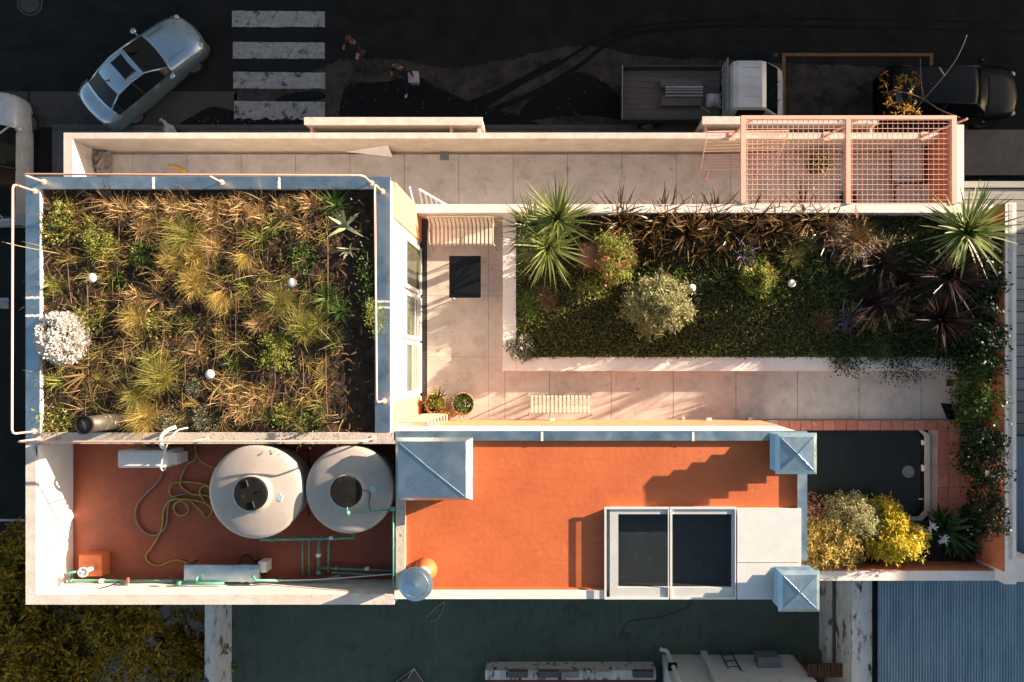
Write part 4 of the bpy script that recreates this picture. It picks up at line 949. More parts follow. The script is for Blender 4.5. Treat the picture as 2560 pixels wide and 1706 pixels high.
    G().tube([(-.42 * hl, 0, H - .05), (-.48 * hl, 0, H + .03)], .02, 6).make('antenna', trimm, t, local=True)
    G().box(hl - .12, hl - .005, -hw * .35, hw * .35, .3, .5).make('grille', trimm, t, local=True)
    t.location = loc; t.rotation_euler = (0, 0, rz); return t
car('parked_car', 'silver sedan with dark sunroof turning diagonally before the crosswalk', 'car', (-13.98, 9.93, .02), math.radians(41), silver, L=4.3, Wd=1.7, H=1.4, sunroof=True)
car('parked_car', 'white car parked in the side street, cut off by the left edge', 'car', (-18.85, 6.95, .02), math.radians(90), whitep, L=4.35, suv=True, H=1.6)
car('parked_car', 'black car parked in deep shade behind the bare sapling', 'car', (12.85, 9.1, .004), 0.0, blackp, L=4.5, suv=True, H=1.62)
# flatbed truck
tr = thing('flatbed_truck', 'small flatbed truck with white cab and grey wooden bed', 'truck', (4.5, 9.0, 0))
tx0, tx1, ty0, ty1 = 2.0, 5.25, 8.13, 9.92
bed = G().box(tx0, tx1, ty0, ty1, .72, .84).make('bed_frame', trimm, tr)
n = 9
for i in range(n):
    w = (ty1 - ty0 - .12) / n; G().box(tx0 + .05, tx1 - .03, ty0 + .06 + i * w + .004, ty0 + .06 + (i + 1) * w - .004, .84, .865).make('plank', wood, bed)
for y in (ty0, ty1 - .05): G().box(tx0, tx1, y, y + .05, .84, 1.14).make('side_board', mat('teal_board', (0.03, 0.045, 0.048), rough=.6), tr)
G().box(tx0 - .05, tx0 - .001, ty0, ty1, .84, 1.14).make('tailboard', MATS['teal_board'], tr)
G().tube([(tx0 - .02, ty0 + .02, 1.15), (tx0 - .02, ty1 - .02, 1.15)], .02, 6).make('tail_rail', slatm[2], tr)
for z in (1.1, 1.45, 1.75): G().tube([(tx1 + .03, ty0 + .06, z), (tx1 + .03, ty1 - .06, z)], .025, 6).make('rack_bar', slatm[2], tr)
for y in np.linspace(ty0 + .06, ty1 - .06, 5): G().tube([(tx1 + .03, y, .84), (tx1 + .03, y, 1.78)], .02, 6).make('rack_post', slatm[2], tr)
# cab as a loft along x
S = [(5.36, .80, .95, 1.78, .9), (5.40, .84, 1.0, 1.98, .91), (5.55, .85, 1.05, 2.03, .92), (6.3, .86, 1.08, 2.02, .91), (6.45, .86, 1.08, 1.95, .90), (6.98, .86, 1.1, 1.4, .95), (7.2, .85, 1.02, 1.16, .92), (7.36, .8, .7, .8, .88)]
rows = []
for (x, w, zs_, zc, rf) in S:
    half = [(w * .97, .45), (w, .75), (w, zs_), (w * rf, zs_ + (zc - zs_) * .9), (w * rf * .93, zc), (0, zc + .01)]
    rows.append([(x, 8.93 + y, z) for y, z in half] + [(x, 8.93 - y, z) for y, z in half[-2::-1]])
nv = len(rows[0]); pr = {'cab': [], 'windscreen': [], 'side_window': [], 'side_window2': []}
V = [p for r in rows for p in r]
for i in range(len(rows) - 1):
    for j in range(nv - 1):
        k = 'cab'
        if i == 4 and 4 <= j <= nv - 6: k = 'windscreen'
        elif 2 <= i <= 3 and j == 2: k = 'side_window'
        elif 2 <= i <= 3 and j == nv - 4: k = 'side_window2'
        pr[k].append((i * nv + j, i * nv + j + 1, (i + 1) * nv + j + 1, (i + 1) * nv + j))
pr['cab'] += [tuple(range(nv)), tuple((len(rows) - 1) * nv + k for k in range(nv - 1, -1, -1))]
for k, fs in pr.items():
    used = sorted({i for f in fs for i in f}); mp = {u: n_ for n_, u in enumerate(used)}
    G().add([V[u] for u in used], [tuple(mp[i] for i in f) for f in fs]).make('side_window' if 'side' in k else k, whitep if k == 'cab' else carglass, tr, smooth=(k != 'cab'))
for y in (8.55, 8.85, 9.15, 9.45): G().box(5.62, 6.2, y - .01, y + .01, 2.03, 2.05).make('roof_rib', whitep, tr)
for y, a in ((9.3, .25), (8.7, .25)): G().tube([(7.06, y, 1.39), (6.85, y - a, 1.6)], .012, 5).make('wiper', trimm, tr)
for s in (-1, 1): G().lathe([(.03, -.12), (.08, -.08), (.08, .08), (.03, .12)], (6.85, 9.0 + s * 1.05, 1.5), 10).make('mirror', trimm, tr)
for x in (2.9, 6.35):
    for s in (-1, 1):
        wh = thing('wheel', None, None, (0, 0, 0)); wh.parent = tr; wh.matrix_parent_inverse = wmat(tr).inverted()
        y = 9.0 + s * .72; G().tube([(x, y - .1, .34), (x, y + .1, .34)], .34, 20).make('tyre', tyre_m, wh); G().tube([(x, y + s * .09, .34), (x, y + s * .11, .34)], .2, 14).make('rim', rim_m, wh)
G().box(tx0 + .2, 6.9, 8.6, 9.4, .35, .72).make('chassis', trimm, tr)
# load on the bed
for px0, py0, px1, py1, z0, z1, lb in ((1652, 198, 1757, 218, .865, 1.1, 'dark flat board leaning on the truck bed, nearest the middle of the road'), (1654, 240, 1755, 264, .865, 1.05, 'dark brown flat board on the truck bed, nearest the house')):
    G().pbox(px0, py0, px1, py1, z0, z1).make('flat_board', wood, None, label=lb, cat='board')
t = thing('metal_bed_base', 'grey slatted metal bed base lying between boards on the truck bed', 'bed base', W(1705, 228, .865))
for i, py in enumerate((216, 222, 229, 237)): G().pbox(1664, py, 1758, py + 3.5, 1.0, 1.12).make('slat', slatm[2] if i else rim_m, t)
for px in (1672, 1745): G().pbox(px, 217, px + 5, 240, .87, .998).make('crossbar', wood, t)
q = W(1784, 252, .865); mound(q[0] - .27, q[0] + .26, q[1] - .22, q[1] + .22, .86, .32, 21, 12, 10, .75).make('sack', mat('pale_sack', (.55, .56, .57), rough=.8, scale=9, bump=.3), None, smooth=True, label='pale plastic sack near the front of the truck bed', cat='sack')
G().tube([W(1748, 266, .9), W(1776, 283, .9)], .03, 5).make('wooden_batten', slatm[2], None, label='short pale batten lying below the sack on the truck bed', cat='batten')

# ================================================================ people
def person(label, loc, rz, joints, edges, rad, top_m, leg_m, shoe_m, hair_m, scale=1.0, cap=None):
    me = bpy.data.meshes.new('body'); names = list(joints)
    me.from_pydata([tuple(c * scale for c in joints[n]) for n in names], [(names.index(a), names.index(b)) for a, b in edges], []); me.update()
    o = bpy.data.objects.new('person', me); COL.objects.link(o)
    md = o.modifiers.new('skin', 'SKIN'); md.use_smooth_shade = True
    for i, n in enumerate(names):
        sv = me.skin_vertices[0].data[i]; r = rad.get(n, .05) * scale; sv.radius = (r, r) if not isinstance(r, tuple) else r
        sv.use_root = (n == 'pelvis')
    o.modifiers.new('sub', 'SUBSURF').levels = 1; o.modifiers['sub'].render_levels = 1
    dg_ = bpy.context.evaluated_depsgraph_get(); dg_.update()
    me2 = bpy.data.meshes.new_from_object(o.evaluated_get(dg_)); bpy.data.objects.remove(o)
    root = thing('person', label, 'person', (0, 0, 0))
    for m_ in (top_m, leg_m, shoe_m, skin, hair_m): me2.materials.append(m_)
    hd = Vector(joints['head']) * scale; hands = [Vector(joints[k]) * scale for k in ('hand_l', 'hand_r')]
    zp = joints['pelvis'][2] * scale
    for p in me2.polygons:
        c = p.center; p.use_smooth = True
        if (c - hd).length < .17 * scale: p.material_index = 4 if (c.z > hd.z + .02 or c.x < hd.x - .02) else 3
        elif c.z > hd.z - .16 * scale and (c - hd).length < .22: p.material_index = 3
        elif min((c - h).length for h in hands) < .1: p.material_index = 3
        elif c.z < .1 * scale: p.material_index = 2
        elif c.z < zp - .03 and min((c - Vector(joints[k]) * scale).length for k in ('knee_l', 'knee_r', 'hip_l', 'hip_r', 'ankle_l', 'ankle_r')) < .33: p.material_index = 1
        else: p.material_index = 0
    ob = bpy.data.objects.new('body', me2); COL.objects.link(ob); ob.parent = root
    if cap:
        G().lathe([(.105, 0), (.11, .04), (.07, .1), (.02, .12)], (hd.x, hd.y, hd.z + .02), 14).make('cap', cap, root, local=True, smooth=True)
    root.location = loc; root.rotation_euler = (0, 0, rz); return root
def pose(stride=.22, arm_l=None, arm_r=None, lean=.03):
    J = {'pelvis': (0, 0, .94), 'waist': (lean * .5, 0, 1.08), 'chest': (lean, 0, 1.32), 'neck': (lean + .01, 0, 1.48), 'head': (lean + .04, 0, 1.6), 'crown': (lean + .03, 0, 1.7), 'nose': (lean + .13, 0, 1.6),
         'sh_l': (lean, .19, 1.4), 'sh_r': (lean, -.19, 1.4), 'hip_l': (0, .1, .88), 'hip_r': (0, -.1, .88),
         'knee_l': (stride * .65, .11, .49), 'knee_r': (-stride * .25, -.11, .48), 'ankle_l': (stride * 1.1, .11, .09), 'ankle_r': (-stride * 1.2, -.11, .13), 'toe_l': (stride * 1.1 + .18, .12, .035), 'toe_r': (-stride * 1.2 + .17, -.12, .04)}
    for s, k, a in ((1, 'l', arm_l), (-1, 'r', arm_r)):
        el, ha = a or ((-.05 * s, s * .27, 1.12), (.12, s * .28, .9))
        J['el_' + k] = el; J['hand_' + k] = ha
        d = (Vector(ha) - Vector(el)).normalized(); n = d.cross(Vector((0, 0, 1)));
        if n.length < .2: n = Vector((1, 0, 0))
        n.normalize()
        for q, (u, l) in enumerate(((-.03, .09), (-.01, .105), (.012, .1), (.032, .08))): J['f%d_%s' % (q, k)] = tuple(Vector(ha) + d * l + n * u + Vector((0, 0, -.012)))
        J['th_' + k] = tuple(Vector(ha) + d * .045 + n * -.06)
    E_ = [('pelvis', 'waist'), ('waist', 'chest'), ('chest', 'neck'), ('neck', 'head'), ('head', 'crown'), ('head', 'nose')]
    for k in 'lr':
        E_ += [('chest', 'sh_' + k), ('sh_' + k, 'el_' + k), ('el_' + k, 'hand_' + k), ('pelvis', 'hip_' + k), ('hip_' + k, 'knee_' + k), ('knee_' + k, 'ankle_' + k), ('ankle_' + k, 'toe_' + k), ('hand_' + k, 'th_' + k)] + [('hand_' + k, 'f%d_%s' % (q, k)) for q in range(4)]
    R = {'pelvis': .15, 'waist': .14, 'chest': .165, 'neck': .06, 'head': .098, 'crown': .08, 'nose': .02}
    for k in 'lr':
        R.update({'sh_' + k: .075, 'el_' + k: .052, 'hand_' + k: .036, 'hip_' + k: .095, 'knee_' + k: .065, 'ankle_' + k: .045, 'toe_' + k: .04, 'th_' + k: .011})
        for q in range(4): R['f%d_%s' % (q, k)] = .0095
    return J, E_, R
navy = mat('navy_cloth', (0.012, 0.017, 0.03), rough=.9, scale=9); brownc = mat('brown_cloth', (0.09, 0.05, 0.03), rough=.9, scale=9); jean = mat('blue_denim', (0.012, 0.03, 0.1), rough=.9, scale=9)
shoeb = mat('dark_shoe', (0.02, 0.02, 0.02), rough=.7); shoew = mat('white_shoe', (0.6, 0.6, 0.6), rough=.6); hairb = mat('dark_hair', (0.02, 0.014, 0.01), rough=.6); hairbr = mat('brown_hair', (0.08, 0.045, 0.025), rough=.6)
bluesh = mat('light_blue_cloth', (0.3, 0.42, 0.5), rough=.9, scale=9)
J, E_, R = pose(.18, arm_l=((.1, .3, 1.15), (.3, .33, 1.2)), arm_r=((.02, -.3, 1.12), (.25, -.32, .98)))
pl = W(912, 150, 0); person('person in navy jacket and red-brown cap walking with a dark stick', (pl[0], pl[1], .008), math.radians(235), J, E_, R, navy, brownc, shoeb, hairb, cap=mat('dark_red_cap', (.1, .02, .02), rough=.8))
R2 = Matrix.Rotation(math.radians(235), 3, 'Z'); h = R2 @ Vector(J['hand_r']) + Vector((pl[0], pl[1], 0)); h2 = R2 @ Vector(J['hand_l']) + Vector((pl[0], pl[1], 0))
G().tube([h + Vector((0, 0, .05)), (h.x + .18, h.y - .42, .01)], .014, 6).make('walking_stick', trimm, None, label='dark stick held by the person in the red-brown cap', cat='stick')
G().tube([h2 + Vector((-.02, .1, .02)), h2 + Vector((.03, -.1, .02))], .022, 5).make('pink_tube', mat('pink_plastic', (.55, .24, .25), rough=.5), None, label='small pink rolled tube held by the person in the cap', cat='tube')
J, E_, R = pose(.3, arm_l=((-.08, .3, 1.12), (-.05, .34, .86)), arm_r=((.05, -.3, 1.12), (.2, -.3, .92)), lean=.06)
pl2 = W(1022, 210, 0); person('person in dark jacket and blue jeans walking with a white bag', (pl2[0], pl2[1], .009), math.radians(245), J, E_, R, navy, jean, shoew, hairbr)
h = Matrix.Rotation(math.radians(245), 3, 'Z') @ Vector(J['hand_l']) + Vector((pl2[0], pl2[1], 0))
t = thing('shopping_bag', 'white shopping bag carried by the person in blue jeans', 'bag', (h.x, h.y, .45))
g = G(); g.frustum(sq(h.x + .02, h.y, .12, .15, .5), sq(h.x, h.y, .17, .19, .8)); g.make('bag_body', mat('white_bag', (.5, .48, .46), rough=.7, scale=9, bump=.3), t)
G().tube([(h.x, h.y - .12, .8), (h.x, h.y, .9), (h.x, h.y + .12, .8)], .012, 5).make('handle', MATS['white_bag'], t)
J, E_, R = pose(.15)
pl3 = W(470, 350, .13); person('person in light blue top with dark hair on the pavement by the kerb', (pl3[0], pl3[1], .13), math.radians(200), J, E_, R, bluesh, navy, shoeb, hairb)

# ================================================================ neighbouring buildings
# south: dark green flat roof
ng = thing('flat_roof_building', 'low neighbouring building with dark green flat roof south of the house', 'building', (0, -7.5, 0))
g = G(); g.box(-10.25, 7.75, -8.9, -5.25, 0, 3.1); g.box(-10.25, 2.95, -14, -8.9, 0, 3.1); g.make('green_roof', groof, ng)
G().box(-10.25, -9.95, -8.9, -5.26, 3.1, 3.16).make('roof_upstand', groof, ng)
for px in range(600, 2040, 118): G().box(W(px, 0, 3.1)[0], W(px + 9, 0, 3.1)[0], -14 if px < 1600 else -8.5, -5.3, 3.1, 3.106).make('membrane_lap', groof, ng)
for px, py in ((575, 1557), (1565, 1592)): G().pbox(px - 12, py - 11, px + 12, py + 11, 3.09, 3.11).make('roof_drain', darkmetal, ng)
w0 = W(512, 1512, 4.1); w1 = W(537, 1706, 4.1)
pw_ = thing('boundary_wall', 'peeling white boundary wall between the tree and the green roof', 'wall', (w0[0], -7, 0))
G().box(w0[0], w1[0], -12, -5.3, 0, 4.1).make('wall', oldwhite, pw_); G().box(w0[0] - .16, w0[0] - .002, -12, -5.3, 0, 3.6).make('red_ledge', mat('red_brown_ledge', (.16, .06, .045), rough=.9, scale=3), pw_)
hose('yellow_cable', [(1065, 1545), (1090, 1520), (1112, 1505), (1105, 1530), (1090, 1550), (1075, 1553)], .012, woodt, 'thin yellowish cable loop on the green roof below the round chimney', 3.115, 'cable')
hose('yellow_cable', [(1548, 1600), (1562, 1565), (1580, 1552), (1640, 1546), (1690, 1530), (1725, 1512), (1740, 1480)], .013, mat('dark_cable', (.07, .05, .03), rough=.6), 'long dark cable snaking over the green roof below the skylight', 3.115, 'cable')
t = thing('wire_pyramid', 'small wire-edged dark pyramid vent at the bottom of the green roof', 'roof vent', W(1022, 1700, 3.1))
A, B, C, D = W(972, 1720, 3.15), W(1035, 1672, 3.3), W(1062, 1712, 3.15), W(1015, 1740, 3.15); T_ = W(1022, 1712, 3.7)
G().add([A, B, C, D, W(1020, 1695, 3.45)], [(0, 3, 4), (3, 2, 4), (2, 1, 4), (1, 0, 4), (0, 1, 2, 3)]).make('hood', darkmetal, t)
for p, q in ((A, B), (B, C), (B, W(1020, 1695, 3.45))): G().tube([p, q], .008, 5).make('edge_wire', wplast, t)
# white house front with ladder
wy = -8.57
nh = thing('white_house', 'plain white neighbouring house wall at the bottom edge', 'house', (5, wy, 0))
G().box(2.99, 6.95, -14, wy, 0, 6.6).make('wall', oldwhite if False else mat('neighbour_white', (.58, .6, .6), (.5, .52, .52), rough=.9, scale=2, stain=(.4, .4, .39), stain_scale=2), nh)
nwm = MATS['neighbour_white']
for px in (1757,): 
    x = W(px, 0, 3.1)[0]; G().box(x - .07, x + .1, wy, wy + .12, 3.1, 6.5).make('pilaster', nwm, nh)
x = W(1660, 0, 3.1)[0]; G().tube([(x - .12, wy + .2, 3.2), (x + .05, wy + .2, 3.3), (x + .1, wy + .12, 3.5), (x + .1, wy + .12, 6.4)], .06, 8).make('drainpipe', wplast, nh)
G().box(6.951, 7.76, -14, wy - .25, 0, 3.3).make('side_block', lane_con, nh)
z = 4.0; a = W(1897, 1645, z); b = W(1952, 1688, z)
t = thing('window_hood', 'grey rusty metal box hood fixed on the white house wall', 'hood', ((a[0] + b[0]) / 2, wy, 3.4)); G().box(a[0], b[0], wy + .001, a[1], 3.5, z).make('box', metal_grey, t); G().box(a[0] - .02, b[0] + .02, wy + .002, a[1] + .02, z, z + .015).make('lid', metal_grey, t)
t = thing('floodlight', 'black square floodlight on the left of the white house wall', 'floodlight', W(1682, 1670, 4.3)); q = W(1682, 1671, 4.2)
G().box(q[0] - .12, q[0] + .12, q[1] - .13, q[1] + .13, 4.12, 4.2).make('lamp_head', blackm, t); G().tube([(q[0] - .03, q[1] - .1, 4.12), (q[0] - .03, wy, 4.0)], .02, 6).make('arm', darkmetal, t)
t = thing('ladder', 'dark metal ladder leaning against the white house wall', 'ladder', W(1815, 1625, 3.1))
L0, L1 = Vector(W(1799, 1628, 3.1)), Vector(W(1826, 1626, 3.1)); Tp = Vector((.12, -.38, 2.9))
for p in (L0, L1): G().tube([p, p + Tp], .022, 6).make('rail', darkmetal, t)
for i in range(9):
    u = .08 + i * .105; G().tube([L0 + Tp * u, L1 + Tp * u], .018, 5).make('rung', darkmetal, t)
a = W(2020, 1660, 4.6); b = W(2118, 1694, 4.6)
t = thing('rusty_awning', 'rusty ribbed sheet awning between white house and tall white wall', 'awning', (a[0], a[1], 3.1))
n = 12; w = (b[0] - a[0]) / n
for i in range(n): G().box(a[0] + i * w, a[0] + i * w + w * .82, b[1], a[1], 4.55, 4.6 + (.02 if i % 2 else 0)).make('rib', rust, t)
G().box(a[0] + .01, b[0] - .01, b[1] + .01, a[1] - .01, 4.53, 4.549).make('sheet', rust, t)
for xx in (a[0] + .05, b[0] - .1): G().box(xx, xx + .05, b[1] + .05, b[1] + .1, 3.1 if xx > 7 else 3.3, 4.53).make('bracket', rust, t)
# tall stained wall and corrugated roof
wx = 7.77
t = thing('stained_wall', 'thick white wall with black mould streaks beside the corrugated roof', 'wall', (wx, -7, 0))
G().box(wx, wx + .54, -14, -5.26, 0, 5.2).make('wall', oldwhite, t)
G().box(wx - .09, wx - .001, -8.4, -5.3, 3.1, 3.7).make('ledge', oldwhite, t); G().tube([(wx - .04, -5.3, 4.1), (wx - .04, -8.6, 4.1)], .05, 8).make('gutter_pipe', darkmetal, t)
cr = thing('corrugated_roof_building', 'neighbouring shed with blue-grey corrugated metal roof at lower right', 'building', (10, -7, 0))
G().box(8.33, 22, -14, -5.3, 0, 5.25).make('shed_wall', blackrub, cr)
def corrsheet(x0, x1, y0, y1, z, pitch=.0765, amp=.028):
    n = max(4, int((x1 - x0) / pitch * 6)); xs_ = np.linspace(x0, x1, n); g = G()
    v = []
    for x in xs_: zz = z + amp * math.cos((x - x0) / pitch * 2 * math.pi); v += [(x, y0, zz), (x, y1, zz)]
    g.add(v, [(2 * i, 2 * i + 2, 2 * i + 3, 2 * i + 1) for i in range(n - 1)]); return g
x = W(2195, 0, 5.4)[0]; i = 0
while x < 14:
    o = corrsheet(x, x + .99, -14, -5.32, 5.35 + .012 * (i % 2)).make('roof_sheet', corr, cr, smooth=True); x += .918; i += 1
er = thing('slat_roof_building', 'neighbouring roof of weathered grey boards beyond the east wall', 'building', (13, 1, 0))
G().box(11.2, 16, -1.9, 5.4, 0, 3.55).make('roof_deck', blackrub, er)
b_ = 28 * (HC - 3.6) / F; y = W(0, 472, 3.6)[1]; i = 0
G().box(11.2, 16, y + .02, y + .2, 3.5, 3.66).make('white_fascia', slatm[2], er)
while y > -1.85:
    o = G().box(11.2, 15.9, y - b_ + .015, y - .01, 3.55, 3.6 + .01 * (i % 2)).make('board', slatm[i % 3], er); y -= b_; i += 1
c3 = thing('corrugated_lean_to', 'narrow strip of corrugated metal roof behind the east garden wall', 'building', (12, -3.5, 0))
G().box(11.2, 16, -5.2, -1.95, 0, 4.2).make('wall', blackrub, c3); corrsheet(11.2, 15.9, -5.2, -1.93, 4.3).make('roof_sheet', corr, c3, smooth=True)
# low wall with loose blocks at the bottom edge
lw = thing('low_brick_wall', 'low flaking white wall with red roof behind at the bottom edge', 'wall', (0, -8.7, 0))
a = W(1213, 1677, 3.7); b = W(1640, 1700, 3.7)
G().box(a[0], b[0], b[1], a[1], 0, 3.7).make('wall', oldwhite, lw); G().box(a[0], b[0], -14, b[1] - .002, 0, 3.55).make('red_roof', mat('red_roof', (.16, .05, .04), rough=.9, scale=3), lw)
for i, (x0, x1, m_, lb) in enumerate(((1270, 1320, wood, 'leftmost dark block on the low flaking wall'), (1345, 1398, wood, 'second dark block from the left on the low flaking wall'), (1402, 1448, cement, 'rough grey stone on the low flaking wall'), (1495, 1530, con_wall, 'beige brick on the low flaking wall'), (1582, 1635, wood, 'dark block at the right end of the low flaking wall'))):
    p = W(x0, 1679, 3.85); q = W(x1, 1696, 3.85)
    g = G(); g.frustum(sq((p[0] + q[0]) / 2, (p[1] + q[1]) / 2, (q[0] - p[0]) / 2, (p[1] - q[1]) / 2, 3.7), sq((p[0] + q[0]) / 2, (p[1] + q[1]) / 2, (q[0] - p[0]) / 2 - .015, (p[1] - q[1]) / 2 - .012, 3.85)); g.make('loose_block', m_, None, label=lb, cat='block')
# buildings outside the frame that keep the street in shade
def townhouse(label, x0, x1, y0, y1, h, side, m_):
    t = thing('town_house', label, 'building', ((x0 + x1) / 2, (y0 + y1) / 2, 0))
    G().box(x0, x1, y0, y1, 0, h).make('wall', m_, t); G().box(x0 - .15, x1 + .15, y0 - .15, y1 + .15, h, h + .35).make('parapet', plaster, t)
    fl = int(h // 3.2)
    for f in range(fl):
        if side == 's':
            for i in range(int((x1 - x0) // 3.2)): G().box(x0 + 1 + i * 3.2, x0 + 2.3 + i * 3.2, y0 - .03, y0 + .02, f * 3.2 + 1, f * 3.2 + 2.5).make('window', carglass, t)
        else:
            for i in range(int((y1 - y0) // 3.2)): G().box(x0 - .03, x0 + .02, y0 + 1 + i * 3.2, y0 + 2.3 + i * 3.2, f * 3.2 + 1, f * 3.2 + 2.5).make('window', carglass, t)
for i, (xa, xb, h) in enumerate(((-30, -17, 10.4), (-16.8, -4, 10.7), (-3.8, 9, 10.2), (9.2, 24, 10.6), (24.2, 40, 10.3), (40.2, 58, 10.7))):
    townhouse(['far west', 'second from the west', 'third from the west', 'fourth from the west', 'fifth from the west', 'far east'][i] + ' terraced house across the street', xa, xb, 19.2, 30, h, 's', [con_wall, plaster, brickm][i % 3])
townhouse('tall house east of the board roof', 22, 34, -3.2, 7.5, 9.6, 'w', plaster)
townhouse('tall house east of the corrugated roof', 22.5, 34, -16, -3.4, 9.4, 'w', con_wall)
# ================================================================ vegetation
def blades(n, c, L, wd, t0=(.1, 1.2), droop=.5, seg=3, r0=.03, az=None, zmin=None, seed=None, tip=0.0, lvar=.45, curl=.25, drift=(0, 0)):
    r = np.random.default_rng(seed if seed is not None else rng.integers(1 << 30))
    phi = r.uniform(0, 2 * np.pi, n) if az is None else r.normal(az[0], az[1], n)
    th = r.uniform(t0[0], t0[1], n); l = L * r.uniform(1 - lvar, 1, n); w = wd * r.uniform(.75, 1.2, n)
    p = np.empty((n, 3)); q = r.uniform(0, 2 * np.pi, n); rr = r0 * np.sqrt(r.random(n))
    p[:, 0] = c[0] + rr * np.cos(q); p[:, 1] = c[1] + rr * np.sin(q); p[:, 2] = c[2]
    tw = r.normal(0, .5, n); ph = phi.copy(); bend = r.normal(0, curl, n)
    prof = np.linspace(1, tip, seg + 1) ** .7; prof[0] = .75
    V = np.empty((n, seg + 1, 2, 3))
    dr = droop * r.uniform(.4, 1.4, n)
    for i in range(seg + 1):
        s = np.stack([-np.sin(ph), np.cos(ph), np.sin(tw) * .7], 1) * (w * prof[i] / 2)[:, None]
        V[:, i, 0] = p - s; V[:, i, 1] = p + s
        st = (l / seg)[:, None]
        p = p + st * np.stack([np.sin(th) * np.cos(ph), np.sin(th) * np.sin(ph), np.cos(th)], 1)
        p = p + st * np.array([drift[0], drift[1], 0.]) * (i + 1) / seg
        if zmin is not None: p[:, 2] = np.maximum(p[:, 2], zmin + .01 + .02 * r.random(n))
        th = th + dr / seg * (1 + i * .5); ph = ph + bend / seg
    V = V.reshape(-1, 3); m = 2 * (seg + 1)
    base = (np.arange(n) * m)[:, None, None]
    f = np.array([[2 * i, 2 * i + 1, 2 * i + 3, 2 * i + 2] for i in range(seg)])[None]
    return V, (base + f).reshape(-1, 4)

def leafs(P, size, r, up=.6, ar=.5, dirs=None, fold=.15):
    """diamond leaves at points P (n,3)"""
    n = len(P)
    d = r.normal(0, 1, (n, 3)) if dirs is None else dirs + r.normal(0, .45, (n, 3))
    d[:, 2] = d[:, 2] * (1 - up * .6) + up * .15
    d /= np.linalg.norm(d, axis=1, keepdims=True) + 1e-9
    nn = r.normal(0, 1, (n, 3)) * (1 - up); nn[:, 2] += up + .2
    s = np.cross(d, nn); s /= np.linalg.norm(s, axis=1, keepdims=True) + 1e-9
    sz = size * r.uniform(.6, 1.3, n)[:, None]
    k = np.cross(s, d)
    V = np.stack([P, P + d * sz * .5 - s * sz * ar * .5 + k * sz * fold, P + d * sz, P + d * sz * .5 + s * sz * ar * .5 + k * sz * fold], 1).reshape(-1, 3)
    return V, (np.arange(n) * 4)[:, None] + np.array([[0, 1, 2, 3]])

def shrubpts(n, c, rad, clumps, r, spread=.3, shell=.55):
    u = r.normal(0, 1, (clumps, 3)); u[:, 2] = np.abs(u[:, 2]) * .9; u /= np.linalg.norm(u, axis=1, keepdims=True)
    u *= (shell + (1 - shell) * r.random((clumps, 1)))
    k = r.integers(0, clumps, n)
    q = u[k] + r.normal(0, spread, (n, 3)) * np.array([1, 1, .7])
    q[:, 2] = np.maximum(q[:, 2], .02)
    out = u[k] * .5 + (q - u[k]) / spread * .6
    return np.array(c) + q * np.array(rad), out

def shrub(n, c, rad, clumps, size, seed, up=.5, ar=.5, spread=.25):
    r = np.random.default_rng(seed); P, d = shrubpts(n, c, rad, clumps, r, spread); return leafs(P, size, r, up, ar, d)

def feather(n, c, rad, seed, az, size=.05, plumes=16):
    """ferny plumes made of many narrow leaflets"""
    r = np.random.default_rng(seed); P = []; D = []
    for i in range(plumes):
        a = r.normal(az, 1.0); b = Vector((math.cos(a), math.sin(a), r.uniform(.2, .9))).normalized()
        o = np.array(c) + np.array([r.uniform(-1, 1) * rad[0] * .5, r.uniform(-1, 1) * rad[1] * .5, 0])
        t = r.random(n // plumes); ln = r.uniform(.5, .9) * max(rad)
        pt = o + np.outer(t * ln, np.array(b)) + r.normal(0, .03, (len(t), 3)) * (1 + t[:, None]); pt[:, 2] += .1 * np.sin(t * 3)
        P.append(pt); D.append(np.tile(np.array(b), (len(t), 1)) + r.normal(0, .7, (len(t), 3)))
    P = np.concatenate(P); D = np.concatenate(D); return leafs(P, size, r, .35, .3, D)

def rosettes(cs, r, L=.2, k=9, m=.3):
    n = len(cs); a = (np.arange(k) * 2 * np.pi / k)[None] + r.uniform(0, 6, (n, 1)); el = r.uniform(-.5, .5, (n, k))
    d = np.stack([np.cos(a) * np.cos(el), np.sin(a) * np.cos(el), np.sin(el)], 2).reshape(-1, 3)
    P = np.repeat(cs, k, 0) + r.normal(0, .03, (n * k, 3)); dd = d + r.normal(0, .15, d.shape); dd /= np.linalg.norm(dd, axis=1, keepdims=True)
    P2 = np.concatenate([P, P + dd * L * .55, P + dd * L * .3]); D2 = np.concatenate([dd, dd + r.normal(0, .5, dd.shape), dd + r.normal(0, .5, dd.shape)])
    return leafs(P2, L * .75, r, .3, .32, D2)
def rosbush(n, c, rad, seed, L=.1, k=7, shell=.6, clumps=None):
    r = np.random.default_rng(seed); P, d = shrubpts(n, c, rad, clumps or n // 4, r, .12, shell); return rosettes(P, r, L, k)
def cat_(*vf):
    V = []; Fq = []; n = 0
    for v, f in vf: V.append(v); Fq.append(f + n); n += len(v)
    return np.concatenate(V), np.concatenate(Fq)
def vobj(name, vf, m, parent=None, **kw): return link(name, arrmesh(name, *vf), m, parent, **kw)
def plant(name, label, cat, base, parts, group=None):
    if len(parts) == 1:
        return vobj(name, parts[0][1], parts[0][2], None, label=label, cat=cat, group=group)
    t = thing(name, label, cat, base, group=group)
    for pn, vf, m in parts:
        if isinstance(vf, G): vf.make(pn, m, t, smooth=True)
        else: vobj(pn, vf, m, t, **({'kind': 'stuff'} if pn == 'flowers' else {}))
    return t
def stems(c, pts, r=.015):
    g = G()
    for p in pts: g.tube([c, (c[0] * .4 + p[0] * .6, c[1] * .4 + p[1] * .6, c[2] * .5 + p[2] * .5), p], [r, r * .8, r * .5], 5)
    return g

